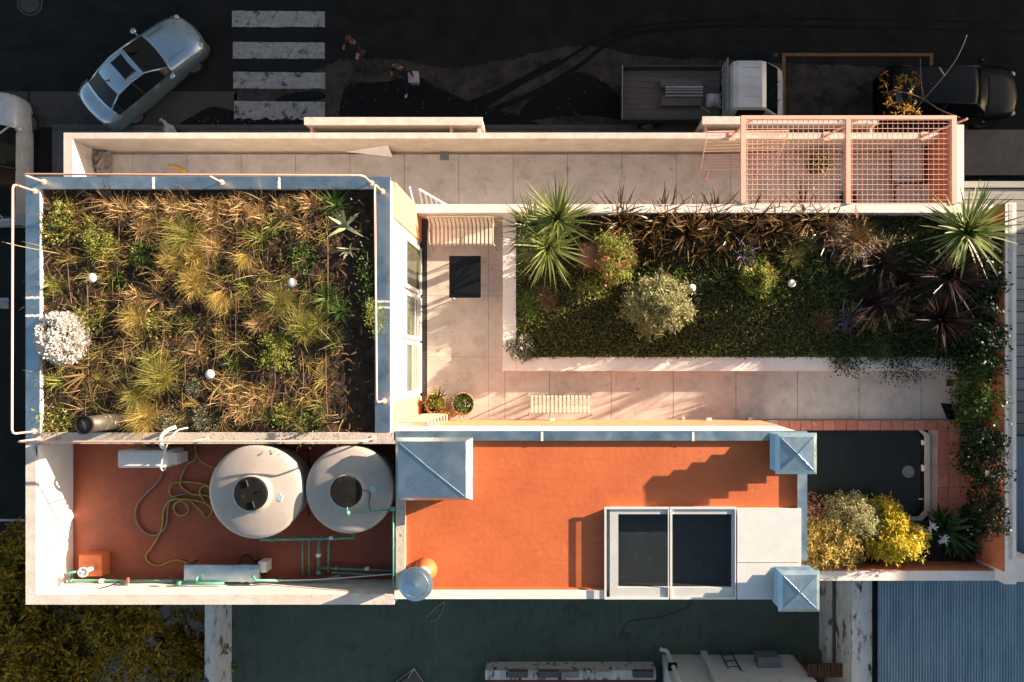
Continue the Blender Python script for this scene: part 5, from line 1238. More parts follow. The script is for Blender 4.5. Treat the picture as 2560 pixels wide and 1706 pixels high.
l_green = leafmat('leaf_green', [(.03, .07, .012), (.06, .12, .02), (.1, .17, .03)])
l_bright = leafmat('leaf_bright_green', [(.12, .16, .028), (.21, .25, .045), (.31, .34, .09)])
l_dark = leafmat('leaf_dark_green', [(.008, .022, .007), (.018, .04, .012), (.035, .06, .018)], .15)
l_carpet = leafmat('groundcover_green', [(.04, .06, .009), (.1, .12, .018), (.18, .19, .035), (.06, .075, .012)], .25)
l_olive = leafmat('grass_olive', [(.17, .17, .03), (.27, .26, .06), (.38, .35, .12)])
l_tan = leafmat('grass_tan', [(.3, .2, .07), (.42, .3, .12), (.52, .4, .19)])
l_gold = leafmat('grass_gold', [(.3, .22, .05), (.42, .32, .09), (.5, .4, .14)])
l_straw = leafmat('dry_straw', [(.34, .21, .08), (.48, .33, .14), (.6, .45, .23), (.22, .12, .045), (.13, .07, .03)])
l_brown = leafmat('dead_brown_leaves', [(.09, .05, .025), (.15, .09, .045), (.22, .14, .07)], .15)
l_grey = leafmat('leaf_grey_green', [(.13, .16, .1), (.2, .23, .15), (.27, .29, .2)])
l_sage = leafmat('leaf_sage', [(.2, .22, .09), (.32, .33, .15), (.44, .43, .24)])
l_yel = leafmat('leaf_yellow', [(.46, .36, .02), (.62, .5, .035), (.7, .58, .08), (.46, .42, .05)])
l_yelg = leafmat('leaf_yellow_tan', [(.36, .28, .06), (.5, .4, .1), (.4, .28, .07), (.58, .5, .2)])
l_auburn = leafmat('leaf_auburn', [(.16, .06, .05), (.22, .1, .09), (.12, .05, .03)])
l_tree = leafmat('tree_yellow_green', [(.2, .15, .014), (.42, .3, .02), (.5, .31, .02), (.17, .17, .02), (.58, .27, .016), (.08, .07, .012), (.05, .05, .01)], .3)
l_yucca = leafmat('leaf_yucca', [(.09, .13, .03), (.15, .19, .055), (.21, .25, .09)], .2, .4)
l_yucca2 = leafmat('leaf_pale_yucca', [(.1, .15, .04), (.17, .22, .07), (.24, .28, .11)], .2, .4)
l_flax = leafmat('leaf_bronze_flax', [(.035, .02, .01), (.08, .045, .018), (.16, .1, .035), (.05, .03, .015), (.22, .15, .05)], .25, .35)
l_black = leafmat('leaf_black_cordyline', [(.012, .008, .008), (.025, .014, .012), (.045, .025, .02)], .1, .35)
l_plume = leafmat('plume_tan', [(.3, .19, .1), (.38, .25, .14), (.26, .16, .08)], .3)
l_vari = leafmat('leaf_agave', [(.3, .33, .2), (.38, .4, .26), (.22, .27, .14)], .15)
f_white = leafmat('flower_white', [(.72, .69, .66), (.78, .76, .74), (.62, .58, .54)], .25)
f_red = leafmat('flower_red', [(.5, .03, .08), (.6, .06, .12), (.5, .08, .03)], .2)
f_pur = leafmat('flower_purple', [(.14, .08, .2), (.22, .13, .28), (.3, .2, .34)], .2)
f_pink = leafmat('flower_pink', [(.5, .28, .2), (.56, .34, .26), (.44, .24, .16)], .4)
f_or = leafmat('flower_orange', [(.55, .16, .03), (.6, .3, .06)], .2)
l_broad = leafmat('leaf_broad_green', [(.015, .04, .012), (.03, .07, .018), (.06, .1, .025)], .15, .35)
stem_m = mat('brown_stem', (.09, .06, .035), rough=.9, scale=8); bark = mat('tree_bark', (.06, .045, .035), (.035, .026, .02), rough=.95, scale=6, bump=.4)

# ---- roof garden soil and litter
ZS = 8.62
x0, y1, _ = W(99, 474, ZS); x1, y0, _ = W(939, 1084, ZS)
nx, ny = 120, 86
xs_, ys_ = np.meshgrid(np.linspace(x0 - .02, x1 + .05, nx), np.linspace(y0 - .05, y1 + .02, ny))
zz = ZS + .035 * np.sin(xs_ * 2.1 + 1) * np.sin(ys_ * 2.7) + .02 * np.sin(xs_ * 5.3) * np.cos(ys_ * 6.1) + rng.normal(0, .012, xs_.shape) + .09 * np.exp(-(xs_ - x0) / .35)
V = np.stack([xs_, ys_, zz], 2).reshape(-1, 3)
Fq = np.array([[j * nx + i, j * nx + i + 1, (j + 1) * nx + i + 1, (j + 1) * nx + i] for j in range(ny - 1) for i in range(nx - 1)])
vobj('planting_soil', (V, Fq), soil, house, smooth=True)
def litter(n, box, z, L, wd, seed, spread=.12):
    r = np.random.default_rng(seed); n_ = n
    P = np.stack([r.uniform(box[0], box[1], n_), r.uniform(box[2], box[3], n_), z + r.uniform(.0, spread, n_)], 1)
    a = r.uniform(0, 2 * np.pi, n_); d = np.stack([np.cos(a), np.sin(a), r.normal(0, .15, n_)], 1); s = np.stack([-np.sin(a), np.cos(a), 0 * a], 1)
    l = L * r.uniform(.3, 1.2, n_)[:, None]; w = wd * r.uniform(.6, 1.4, n_)[:, None]
    md = P + d * l * .5 + s * l * r.normal(0, .1, (n_, 1)); e = P + d * l
    V = np.stack([P - s * w, P + s * w, md + s * w, md - s * w, e + s * w * .4, e - s * w * .4], 1).reshape(-1, 3)
    f = np.array([[0, 1, 2, 3], [3, 2, 4, 5]])[None]
    return V, ((np.arange(n_) * 6)[:, None, None] + f).reshape(-1, 4)
vobj('straw_litter', litter(900, (x0, x1 - 1.6, y0, y1 - .1), ZS + .03, .36, .006, 5), l_straw, None, kind='stuff', label='dry straw and stalk litter scattered over the roof garden soil', cat='litter')
vobj('leaf_litter', litter(900, (x0, x1, y0, y1), ZS + .03, .16, .014, 6, .08), l_brown, None, kind='stuff', label='brown dead leaf litter over the roof garden soil', cat='litter')
r_ = np.random.default_rng(8); P = np.stack([r_.uniform(x0, x1 - .3, 1400), r_.uniform(y0, y1 - .1, 1400), ZS + r_.uniform(.02, .14, 1400)], 1)
vobj('small_weeds', leafs(P, .05, r_, .6), l_green, None, kind='stuff', label='tiny green weeds sprinkled over the roof garden soil', cat='weeds')

r_ = np.random.default_rng(9); cl = [blades(12, (r_.uniform(x0 + .2, x1 - .7), y1 - .3 - (y1 - y0 - .5) * r_.random() ** 1.8, ZS), .8, .011, (.5, 1.4), .5, 4, .12, seed=900 + i, zmin=ZS + .03, curl=1.2, lvar=.7) for i in range(48)]
wg = [blades(26, (r_.uniform(x0 + .1, x1 - 1.0), r_.uniform(y0 + .1, y1 - .35), ZS), .5, .009, (.1, 1.3), .7, 4, .09, seed=1300 + i, zmin=ZS + .01, curl=.8, lvar=.7, drift=(r_.uniform(-.5, .5), r_.uniform(-.5, .5))) for i in range(150)]
def at(px, py, z, h=.25):
    p = W(px, py, z + h); return (p[0], p[1], z)
PXM = F / (HC - ZS - .2)   # pixels per metre there
sd = 100
def tuft(kind, px, py, rpx, label, n=None):
    global sd; sd += 1
    c = at(px, py, ZS, .18); R_ = rpx / PXM * (1.25 if kind in ('olive', 'gold', 'tan', 'wisp', 'dead', 'spiky', 'spikyd') else 1.1); lz = None
    rd = random.Random(sd); da = rd.uniform(0, 6.28); dm = rd.uniform(.15, .65); dr_ = (math.cos(da) * dm, math.sin(da) * dm)
    if kind == 'olive': vf = blades(n or 620, c, R_ * 1.35, .011, (.05, 1.3), .75, 4, R_ * .3, seed=sd, zmin=ZS, lvar=.7, drift=dr_); m = l_olive
    elif kind == 'tan': vf = blades(n or 380, c, R_ * 1.3, .012, (.1, 1.45), .7, 4, R_ * .35, seed=sd, zmin=ZS, lvar=.7, drift=dr_); m = l_tan
    elif kind == 'gold': vf = blades(n or 620, c, R_ * 1.3, .011, (.05, 1.3), .8, 4, R_ * .35, seed=sd, zmin=ZS, lvar=.7, drift=dr_); m = l_gold
    elif kind == 'wisp': vf = blades(n or 320, c, R_ * 1.7, .009, (.15, 1.1), .7, 4, R_ * .3, az=(4.7, .55), seed=sd, zmin=ZS); m = l_gold
    elif kind == 'dry':
        a = blades(200, c, R_ * 1.4, .013, (.5, 1.6), .5, 4, R_ * .8, seed=sd, zmin=ZS, curl=1.6, lvar=.75, drift=dr_); b = blades(55, (c[0], c[1], c[2] + .05), R_ * 1.2, .03, (.6, 1.6), .3, 3, R_ * .5, seed=sd + 500, zmin=ZS); vf = cat_(a, b); m = l_straw
    elif kind == 'dead': vf = blades(n or 34, c, R_ * 1.4, .045, (.8, 1.5), .3, 3, .05, seed=sd, zmin=ZS); m = l_brown
    elif kind == 'spiky': vf = blades(n or 60, c, R_ * 1.35, .022, (.1, 1.35), .9, 4, .04, seed=sd, zmin=ZS); m = l_bright
    elif kind == 'spikyd': vf = blades(n or 60, c, R_ * 1.35, .022, (.1, 1.35), .9, 4, .04, seed=sd, zmin=ZS); m = l_green
    elif kind == 'leafy': vf = shrub(n or 420, c, (R_, R_, R_ * .8), 24, .06, sd, spread=.35); m = l_bright
    elif kind == 'leafyd': vf = shrub(n or 420, c, (R_, R_, R_ * .8), 24, .06, sd, spread=.35); m = l_green
    elif kind == 'grey': vf = shrub(n or 700, c, (R_, R_, R_ * .7), 22, .05, sd, .4, .3, .2); m = l_grey
    extra = [('stems', stems(c, [(c[0] + R_ * .6 * math.cos(k * 1.26), c[1] + R_ * .6 * math.sin(k * 1.26), c[2] + R_ * .6) for k in range(5)], .008), stem_m)] if kind in ('leafy', 'leafyd', 'grey') else []
    return plant({'olive': 'grass_tuft', 'tan': 'grass_tuft', 'gold': 'grass_tuft', 'wisp': 'grass_tuft', 'dry': 'dry_clump', 'dead': 'dead_plant', 'spiky': 'spiky_plant', 'spikyd': 'spiky_plant', 'leafy': 'leafy_plant', 'leafyd': 'leafy_plant', 'grey': 'grey_plant'}[kind], label, 'grass' if kind in ('olive', 'tan', 'gold', 'wisp') else 'plant', c, [('blades' if not extra else 'leaves', vf, m)] + extra, group='roof garden plants')
T = [('olive', 464, 590, 52, 'large olive grass tuft in the upper middle of the roof garden'), ('gold', 428, 650, 42, 'golden grass tuft just below-left of the large olive tuft'), ('gold', 473, 708, 40, 'yellow grass tuft at the very centre of the roof garden'),
     ('wisp', 547, 735, 34, 'tan brush-shaped grass tuft right of the roof garden centre'), ('gold', 330, 795, 40, 'orange-gold grass tuft left of centre near the bright round shrub'), ('wisp', 607, 640, 26, 'narrow upright tan grass between two drip hoses, upper right of centre'),
     ('olive', 696, 755, 42, 'olive grass tuft just below the eastern garden lamp'), ('olive', 752, 822, 52, 'wide olive grass tuft spreading right of the ferny green shrub'), ('olive', 397, 947, 54, 'large green-gold grass tuft in the lower left middle of the roof garden'),
     ('olive', 330, 990, 40, 'grass tuft just above-right of the dark vent pipe'), ('gold', 357, 1048, 46, 'golden grass tuft against the mossy parapet beside the vent pipe'), ('tan', 527, 612, 34, 'pale tan grass tuft right of the large olive tuft'), ('gold', 478, 640, 34, 'golden grass tuft squeezed between the olive and central tufts'), ('tan', 640, 810, 28, 'small tan tuft left of the wide olive grass'),
     ('dry', 290, 525, 36, 'straw clump under the north coping, left'), ('dry', 357, 523, 34, 'straw clump under the north coping, beside the leftmost one'), ('dry', 348, 568, 34, 'straw clump in the second row, left of the large olive tuft'), ('dry', 589, 525, 42, 'pale straw heap under the middle of the north coping'), ('dry', 520, 530, 40, 'straw heap left of the pale one under the north coping'),
     ('dry', 768, 505, 30, 'pinkish straw clump at the upper right of the roof garden'), ('dry', 705, 518, 26, 'small straw clump left of the pinkish one'), ('dry', 750, 572, 22, 'small dry rosette below the pinkish straw clump'), ('dry', 522, 566, 34, 'straw clump above the pale tan grass'), ('dry', 562, 978, 48, 'big pale straw heap beside the southern garden lamp'), ('dry', 634, 1000, 38, 'straw heap spreading over bare soil at the lower right'),
     ('dry', 487, 880, 26, 'small straw clump below the red-flowered seedling'), ('dry', 590, 1020, 34, 'straw patch below the big pale heap'), ('dry', 420, 515, 32, 'straw clump left of centre under the north coping'), ('dry', 330, 745, 26, 'straw wisps above the orange-gold tuft'), ('dry', 640, 540, 28, 'straw wisps right of the pale heap'),
     ('dead', 205, 930, 52, 'fan of dead brown leaves in the lower left of the roof garden'), ('dead', 580, 866, 32, 'brown dead leaf fan below the roof garden centre'), ('dead', 265, 500, 36, 'long bleached stalks leaning over the north coping'), ('dead', 395, 740, 38, 'dead strap leaves left of the central yellow tuft'),
     ('leafy', 147, 527, 26, 'small bright leafy plant in the upper left corner'), ('leafy', 134, 575, 28, 'bright leafy plant below the corner one on the west side'), ('leafyd', 350, 634, 24, 'round green leafy plant left of the golden tuft'), ('leafyd', 754, 639, 30, 'green leafy plant above the eastern garden lamp'), ('leafy', 205, 795, 30, 'bright leafy plant touching the white flower ball'), ('leafy', 388, 808, 24, 'bright round shrub right of the orange-gold tuft'),
     ('leafyd', 290, 697, 13, 'tiny green plant on the drip hose right of the western lamp'), ('leafy', 130, 1058, 36, 'low leafy plant in the bottom left corner of the roof garden'), ('leafyd', 759, 1056, 44, 'low green plants along the parapet at the bottom right'), ('leafy', 700, 1040, 20, 'small leafy weed above the parapet, right of the straw heaps'), ('leafyd', 600, 715, 14, 'little grey-green plant right of the brush-shaped tuft'),
     ('spiky', 647, 594, 36, 'green strap-leaved plant right of the upper middle'), ('spiky', 678, 560, 28, 'thin green strap leaves behind the strap-leaved plant'), ('spiky', 130, 712, 34, 'green strap-leaved plant by the west coping'), ('spikyd', 812, 746, 44, 'dark green strap-leaved plant east of the eastern lamp'), ('spiky', 795, 808, 36, 'pale strap-leaved plant right of the wide olive grass'), ('spikyd', 848, 777, 40, 'strap-leaved plant nearest the east coping'), ('spiky', 375, 898, 36, 'yellow-green strap-leaved plant above the large green-gold tuft'), ('spikyd', 580, 907, 32, 'dark strap-leaved plant above the southern garden lamp'), ('spiky', 140, 955, 34, 'strap leaves hanging over the west coping below the flower ball'), ('spikyd', 835, 512, 46, 'dark green spray of strap leaves in the upper right corner'), ('spikyd', 830, 850, 34, 'strap leaves in shadow, lower right of the wide olive grass'),
     ('grey', 504, 1050, 28, 'round grey-green cushion plant by the parapet, left of the straw heaps'), ('grey', 420, 1054, 30, 'silvery cushion plant below the conduit'), ('grey', 480, 974, 22, 'small grey plant left of the southern garden lamp')]
for a in T: tuft(*a)
vobj('dry_stalks', cat_(*cl), l_straw, None, kind='stuff', label='long pale dry stalks strewn between the roof garden plants', cat='dry stalks')
vobj('wispy_grass', cat_(*wg[:80]), l_gold, None, kind='stuff', label='wispy golden grass growing between the roof garden plants', cat='grass')
vobj('olive_wispy_grass', cat_(*wg[80:]), l_olive, None, kind='stuff', label='wispy olive grass growing between the roof garden plants', cat='grass')
# ferny shrubs
c = at(243, 592, ZS, .3); plant('ferny_shrub', 'bright green ferny shrub in the upper left of the roof garden', 'shrub', c, [('foliage', feather(2600, c, (.42, .42), 61, 4.0, .05, 26), l_bright), ('stem', stems(c, [(c[0] + .1, c[1], c[2] + .3), (c[0] - .1, c[1] + .05, c[2] + .25)]), stem_m)])
c = at(681, 862, ZS, .3); plant('ferny_shrub', 'long ferny green shrub left of the wide olive grass', 'shrub', c, [('foliage', feather(2600, c, (.36, .55), 62, 4.6, .05, 26), l_bright), ('stem', stems(c, [(c[0] + .1, c[1], c[2] + .3), (c[0] - .1, c[1] - .2, c[2] + .25)]), stem_m)])
# white flower ball
c = at(136, 845, ZS, .35)
r = np.random.default_rng(63); P, d = shrubpts(9000, (c[0], c[1], c[2] + .02), (.47, .5, .4), 110, r, .1, .9)
plant('flower_bush', 'dense white-flowering ball bush overhanging the west coping', 'bush', c, [('flowers', leafs(P, .048, r, .6, .9, d), f_white), ('foliage', shrub(900, (c[0], c[1], c[2]), (.4, .42, .3), 20, .07, 64), l_green), ('stem', stems(c, [(c[0], c[1], c[2] + .3)]), stem_m)])
# red-flowered seedling, agave, vine on the east coping
c = at(473, 812, ZS, .15); plant('leafy_plant', 'small leafy plant with pink-red flowers at the roof garden centre', 'plant', c, [('leaves', shrub(260, c, (.17, .17, .16), 12, .055, 65), l_green), ('flowers', shrub(18, (c[0] - .04, c[1] + .06, c[2] + .12), (.08, .08, .06), 4, .04, 66), f_red)])
c = at(857, 563, ZS, .2)
def rosette(n, c, L, wd, t0, seed, tip=.05, droop=.4): return blades(n, c, L, wd, t0, droop, 4, .03, seed=seed, tip=tip, lvar=.25, curl=.1)
plant('agave', 'pale variegated agave near the upper right corner of the roof garden', 'agave', c, [('leaves', rosette(11, c, .52, .1, (.5, 1.35), 67), l_vari), ('offset_leaves', rosette(9, (c[0] + .1, c[1] - .5, c[2]), .34, .07, (.5, 1.4), 68), l_vari)])
c = at(912, 700, ZS, .2); plant('vine', 'twining green vine along the east coping of the roof garden', 'vine', c, [('leaves', shrub(420, c, (.16, .75, .25), 22, .06, 69), l_green), ('stem', stems(c, [(c[0] + .05, c[1] + .6, c[2] + .2), (c[0], c[1] - .6, c[2] + .2)]), stem_m)])
c = at(934, 795, ZS, .4); plant('leafy_plant', 'yellow-green bush spilling over the east coping', 'bush', c, [('leaves', shrub(700, (c[0], c[1], c[2] + .15), (.2, .38, .28), 24, .045, 70, .4, .4), l_bright), ('stem', stems(c, [(c[0], c[1], c[2] + .3)]), stem_m)])
# drip hoses
for i, (xa, xb, y0_, y1_) in enumerate([(165, 180, 560, 760), (219, 216, 690, 1080), (297, 296, 520, 830), (308, 318, 850, 1010), (390, 388, 520, 740), (410, 402, 800, 930), (522, 515, 560, 720), (470, 454, 860, 1030), (540, 530, 800, 980), (594, 592, 490, 1040), (630, 640, 610, 740), (690, 680, 880, 1040), (755, 756, 880, 1045), (815, 818, 520, 1050)]):
    pts = [(xa + (xb - xa) * t + random.uniform(-4, 4), y0_ + (y1_ - y0_) * t, ZS + .07 + random.uniform(0, .05)) for t in np.linspace(0, 1, 7)]
    o = hose('drip_hose', pts, .0095, mat('drip_hose', (.13, .075, .045), rough=.6), ['first', 'second', 'third', 'fourth', 'fifth', 'sixth', 'seventh', 'eighth', 'ninth', 'tenth', 'eleventh', 'twelfth', 'thirteenth', 'fourteenth'][i] + ' brown drip hose counted from the west side of the roof garden')
    o['group'] = 'drip hoses in the roof garden'
hose('dry_stalk', [(5, 605, 9.35), (60, 618, 9.15), (140, 633, 8.75), (150, 636, ZS)], .008, l_straw, 'long dry stalk arching over the west coping', cat='stalk')

# ---- walled garden
ZG2 = 5.87
gx0, gy1, _ = W(1292, 534, ZG2); gx1, gy0, _ = W(2500, 893, ZG2)
r = np.random.default_rng(80); n = 46000
P = np.stack([r.uniform(gx0, ew[0] - .1, n), gy0 + (gy1 - gy0) * r.random(n) ** 1.2, ZG2 + r.uniform(0, .17, n)], 1)
vobj('ground_cover', cat_(leafs(P[:30000], .05, r, .4, .45), leafs(P[30000:], .085, r, .5, .4)), l_carpet, None, kind='stuff', label='low dark green ground cover filling the walled garden bed', cat='ground cover')
r = np.random.default_rng(81); n = 900; P = np.stack([r.uniform(gx0 + .3, 9, n), r.uniform(gy0 - .04, gy0 + .1, n), ZG2 + r.uniform(.0, .13, n)], 1)
vobj('edge_creeper', leafs(P, .05, r, .5, .5), l_green, None, kind='stuff', label='brighter creeper along the south edge of the walled garden', cat='ground cover')
def bandblades(n, pxa, pxb, pya, pyb, L, wd, seed, h=.2):
    r = np.random.default_rng(seed); out = []
    for i in range(n):
        p = W(r.uniform(pxa, pxb), r.uniform(pya, pyb), ZG2 + h); out.append(blades(9, (p[0], p[1], ZG2), L * r.uniform(.7, 1.3), wd, (.1, 1.3), .6, 3, .08, seed=seed + i, tip=.05))
    return cat_(*out)
vobj('bronze_underplanting', bandblades(90, 1440, 2130, 545, 640, .6, .045, 5000), l_flax, None, kind='stuff', label='mixed bronze strap leaves filling the back of the walled garden', cat='foliage')
vobj('dark_underplanting', bandblades(110, 2040, 2440, 600, 880, .6, .03, 6000), l_dark, None, kind='stuff', label='dark mixed foliage filling the right end of the walled garden', cat='foliage')
vobj('green_underplanting', bandblades(70, 1560, 2150, 620, 780, .42, .03, 7000), l_green, None, kind='stuff', label='mixed green leaves filling the middle of the walled garden', cat='foliage')
PG = F / (HC - ZG2 - .6)
def ga(px, py, h): p = W(px, py, ZG2 + h); return (p[0], p[1], ZG2)
def trunk(c, h, r=.05): return G().tube([c, (c[0] + .02, c[1], c[2] + h * .5), (c[0], c[1], c[2] + h)], [r * 1.2, r, r], 8)
def yucca(label, px, py, h, L, n, m, seed, wd=.05, t0=(.15, 1.75), droop=.15):
    c = ga(px, py, h); top = (c[0], c[1], c[2] + h)
    return plant('yucca', label, 'yucca', c, [('leaves', blades(n, top, L, wd, t0, droop, 3, .05, seed=seed, tip=.02, lvar=.3, curl=.05), m), ('trunk', trunk(c, h), stem_m)])
yucca('spiky green yucca nearest the north wall, left end of the garden', 1395, 550, 1.4, 1.2, 150, l_yucca, 201)
yucca('spiky green yucca at the left end, nearest the ground cover', 1372, 618, 1.1, 1.2, 150, l_yucca, 202)
yucca('small spiky yucca behind the other two at the left end', 1335, 570, 1.1, 1.05, 110, l_yucca, 203)
yucca('large pale yucca with broad leaves at the right end of the garden', 2412, 580, 1.4, 1.3, 140, l_yucca2, 204, .085, (.1, 1.8), .25)
yucca('dark purple-black cordyline in the shade below the pale yucca', 2370, 690, 1.0, 1.2, 120, l_black, 205, .05)
yucca('dark purple-black cordyline nearest the walkway at the right end', 2352, 800, .7, 1.1, 110, l_black, 206, .05)
# bronze flax along the north wall
for i, (px, py, R_) in enumerate([(1555, 545, .85), (1625, 575, .8), (1665, 540, .85), (1735, 570, .85), (1790, 545, .8), (1850, 580, .8), (1900, 545, .85), (1960, 560, .8), (2030, 540, .8), (2080, 565, .8)]):
    c = ga(px, py, .5)
    plant('bronze_flax', ['leftmost', 'second', 'third', 'fourth', 'fifth', 'sixth', 'seventh', 'eighth', 'ninth', 'tenth'][i] + (' bronze flax clump' if i == 0 else ' bronze flax clump from the left') + ' along the garden north wall', 'flax', c, [('leaves', blades(120, c, R_ * 1.2, .06, (.05, 1.35), .65, 4, .2, seed=220 + i, tip=.05, lvar=.5), l_flax)], group='bronze flax along the north wall')
# fountain grasses with plumes
def plumes(c, n, L, seed, az=None):
    r = np.random.default_rng(seed); g = []; P_ = []
    for i in range(n):
        a = r.uniform(0, 2 * np.pi) if az is None else r.normal(az, .7); th = r.uniform(.3, 1.0); l = L * r.uniform(.7, 1.1)
        d = np.array([np.cos(a) * np.sin(th), np.sin(a) * np.sin(th), np.cos(th)])
        b = np.array(c) + d * l; d2 = np.array([np.cos(a), np.sin(a), -.15]); t = r.random(46)
        pts = b + np.outer(t * .24, d2) + r.normal(0, .012, (46, 3)) - np.outer(t ** 2, [0, 0, .05])
        P_.append(pts); g.append(np.tile(d2, (46, 1)))
    return leafs(np.concatenate(P_), .035, r, .2, .35, np.concatenate(g))
for i, (px, py, n, lb, az) in enumerate([(2150, 590, 24, 'fountain grass with tan plumes left of the pale yucca', None), (2210, 650, 22, 'dark fountain grass with drooping plumes in the middle of the right end', None), (2200, 750, 26, 'dark fountain grass with plumes hanging towards the ground cover', 4.6), (2290, 700, 10, 'few-plumed fountain grass beside the dark cordyline', 4.2)]):
    c = ga(px, py, .6); plant('fountain_grass', lb, 'grass', c, [('blades', blades(520, c, 1.0, .014, (.05, 1.15), .9, 4, .2, seed=240 + i), l_flax if i == 0 else l_black), ('plumes', plumes(c, n, .85, 250 + i, az), l_plume)])
# red-flowered shrubs, big sage shrub, pink cloud grass
c = ga(1535, 640, .7); plant('flowering_shrub', 'green shrub dotted with red flowers beside the pink fluffy grass', 'shrub', c, [('leaves', rosbush(560, c, (.6, .66, 1.1), 260, .085, 6), l_bright), ('flowers', shrub(200, (c[0], c[1], c[2] + .18), (.66, .7, 1.08), 60, .06, 261, .7, .8, .1), f_red), ('stems', stems(c, [(c[0] + .2, c[1], c[2] + .5), (c[0] - .2, c[1] + .1, c[2] + .5)]), stem_m)])
c = ga(1480, 715, .4); plant('flowering_shrub', 'low green shrub with small violet flowers below the red-flowered one', 'shrub', c, [('leaves', shrub(900, c, (.4, .32, .4), 26, .055, 262), l_bright), ('flowers', shrub(26, c, (.36, .3, .42), 14, .045, 263, .6, .8), f_pur)])
c = ga(1652, 760, .75); plant('sage_shrub', 'large grey-green rosette shrub in the middle of the garden', 'shrub', c, [('leaves', rosbush(760, c, (.84, .72, 1.05), 264, .12, 7), l_sage), ('stems', stems(c, [(c[0] + .3, c[1], c[2] + .6), (c[0] - .3, c[1] + .1, c[2] + .6), (c[0], c[1] - .2, c[2] + .6)], .025), stem_m)])
c = ga(1472, 640, .6); plant('cloud_grass', 'pink fluffy cloud grass left of the red-flowered shrub', 'grass', c, [('plumes', blades(1300, (c[0], c[1], c[2] + .45), .3, .006, (0, 2.2), .5, 3, .16, seed=265), f_pink), ('blades', blades(160, c, .7, .012, (.05, .7), .5, 4, .1, seed=266), l_tan)])
c = ga(1905, 690, .55); plant('flowering_shrub', 'yellow-green shrub with orange blossoms right of the garden centre', 'shrub', c, [('leaves', rosbush(170, c, (.48, .48, .6), 267, .13, 6), l_bright), ('flowers', shrub(22, (c[0], c[1], c[2] + .2), (.4, .4, .45), 8, .07, 268, .7, .8), f_or)])
for i, (px, py, lb) in enumerate([(1870, 630, 'purple salvia spikes above the yellow-green shrub'), (2090, 595, 'lilac salvia spikes left of the tan fountain grass'), (2140, 790, 'drooping purple salvia spikes near the ground cover')]):
    c = ga(px, py, .5); plant('salvia', lb, 'flower', c, [('spikes', blades(34, c, .72, .03, (.1, 1.1), .6, 4, .1, seed=270 + i, tip=.3, curl=.9), f_pur), ('leaves', shrub(420, c, (.3, .3, .4), 18, .055, 275 + i), l_grey if i == 1 else l_green)])
for i, (px, py, lb, m) in enumerate([(1365, 745, 'reddish-brown grass tuft below the left yuccas', l_brown), (2060, 800, 'dull bronze grass tuft in the shaded ground cover', l_brown), (1985, 640, 'olive grass tuft right of the yellow-green shrub', l_olive), (2200, 880, 'dark arching grass overhanging the planter wall', l_green), (1760, 730, 'dark strap-leaved tuft right of the large grey-green shrub', l_dark), (1325, 760, 'small green grass tuft by the west planter wall', l_green), (2020, 600, 'pale olive grass between the flax and the lilac salvia', l_olive)]):
    c = ga(px, py, .25); plant('grass_tuft', lb, 'grass', c, [('blades', blades(300, c, .55, .013, (.1, 1.3), .8, 4, .1, seed=280 + i, zmin=ZG2), m)])
c = ga(1302, 870, .1); plant('succulent', 'pale grey succulent cushion on the south-west corner of the planter wall', 'succulent', c, [('leaves', shrub(900, (c[0], c[1], c[2] + .05), (.34, .36, .25), 40, .06, 290, .6, .5, .12), l_grey), ('flowers', shrub(120, (c[0], c[1], c[2] + .1), (.3, .32, .24), 26, .05, 291, .6, .7, .1), f_white)])
for i, (px, py, s_, lb) in enumerate([(2270, 895, .5, 'dark bushy shrub overhanging the planter wall at its right end'), (2430, 760, .5, 'dark leafy shrub between the cordylines and the east wall'), (2390, 890, .55, 'dark leafy shrub in the corner of planter wall and east wall'), (2130, 890, .4, 'dark creeping shrub spilling onto the planter wall')]):
    c = ga(px, py, .2); plant('dark_shrub', lb, 'shrub', c, [('leaves', shrub(1700, c, (s_ * (1.3 if i in (0, 3) else 1), s_, .4), 50, .06, 295 + i), l_dark)])
# climbing jasmine on the east wall
for i, (py0, py1, n, lb) in enumerate([(600, 780, 4600, 'white-flowered climber on the east wall, north of the boxed lamp'), (780, 920, 4200, 'white-flowered climber on the east wall, level with the dark cordyline'), (900, 1060, 3800, 'climber on the east wall at the end of the walkway'), (1060, 1170, 2600, 'climber on the east wall beside the north end of the pool'), (1170, 1330, 2600, 'thin climber on the east wall beside the pool lights')]):
    r = np.random.default_rng(300 + i); ya = W(0, py0, 6.4)[1]; yb = W(0, py1, 6.4)[1]; k = 64
    cc = np.stack([ew[0] - r.uniform(.02, .5 if i < 4 else .3, k), r.uniform(yb, ya, k), r.uniform(5.9, 7.2, k)], 1); q = cc[r.integers(0, k, n)] + r.normal(0, .1, (n, 3)); q[:, 0] = np.minimum(q[:, 0], ew[0] + .06)
    base = (ew[0] - .1, (ya + yb) / 2, 5.78 if i > 2 else 5.95)
    fl = cc[r.integers(0, k, 46)] + r.normal(0, .1, (46, 3)); fl[:, 2] += .08; fl[:, 0] = np.minimum(fl[:, 0], ew[0] - .02)
    plant('climber', lb, 'climber', base, [('leaves', leafs(q, .085, r, .5, .6), l_dark if i != 2 else l_green), ('flowers', leafs(fl, .055, r, .7, .9), f_white), ('stems', stems(base, [tuple(cc[j]) for j in range(4)]), stem_m)])
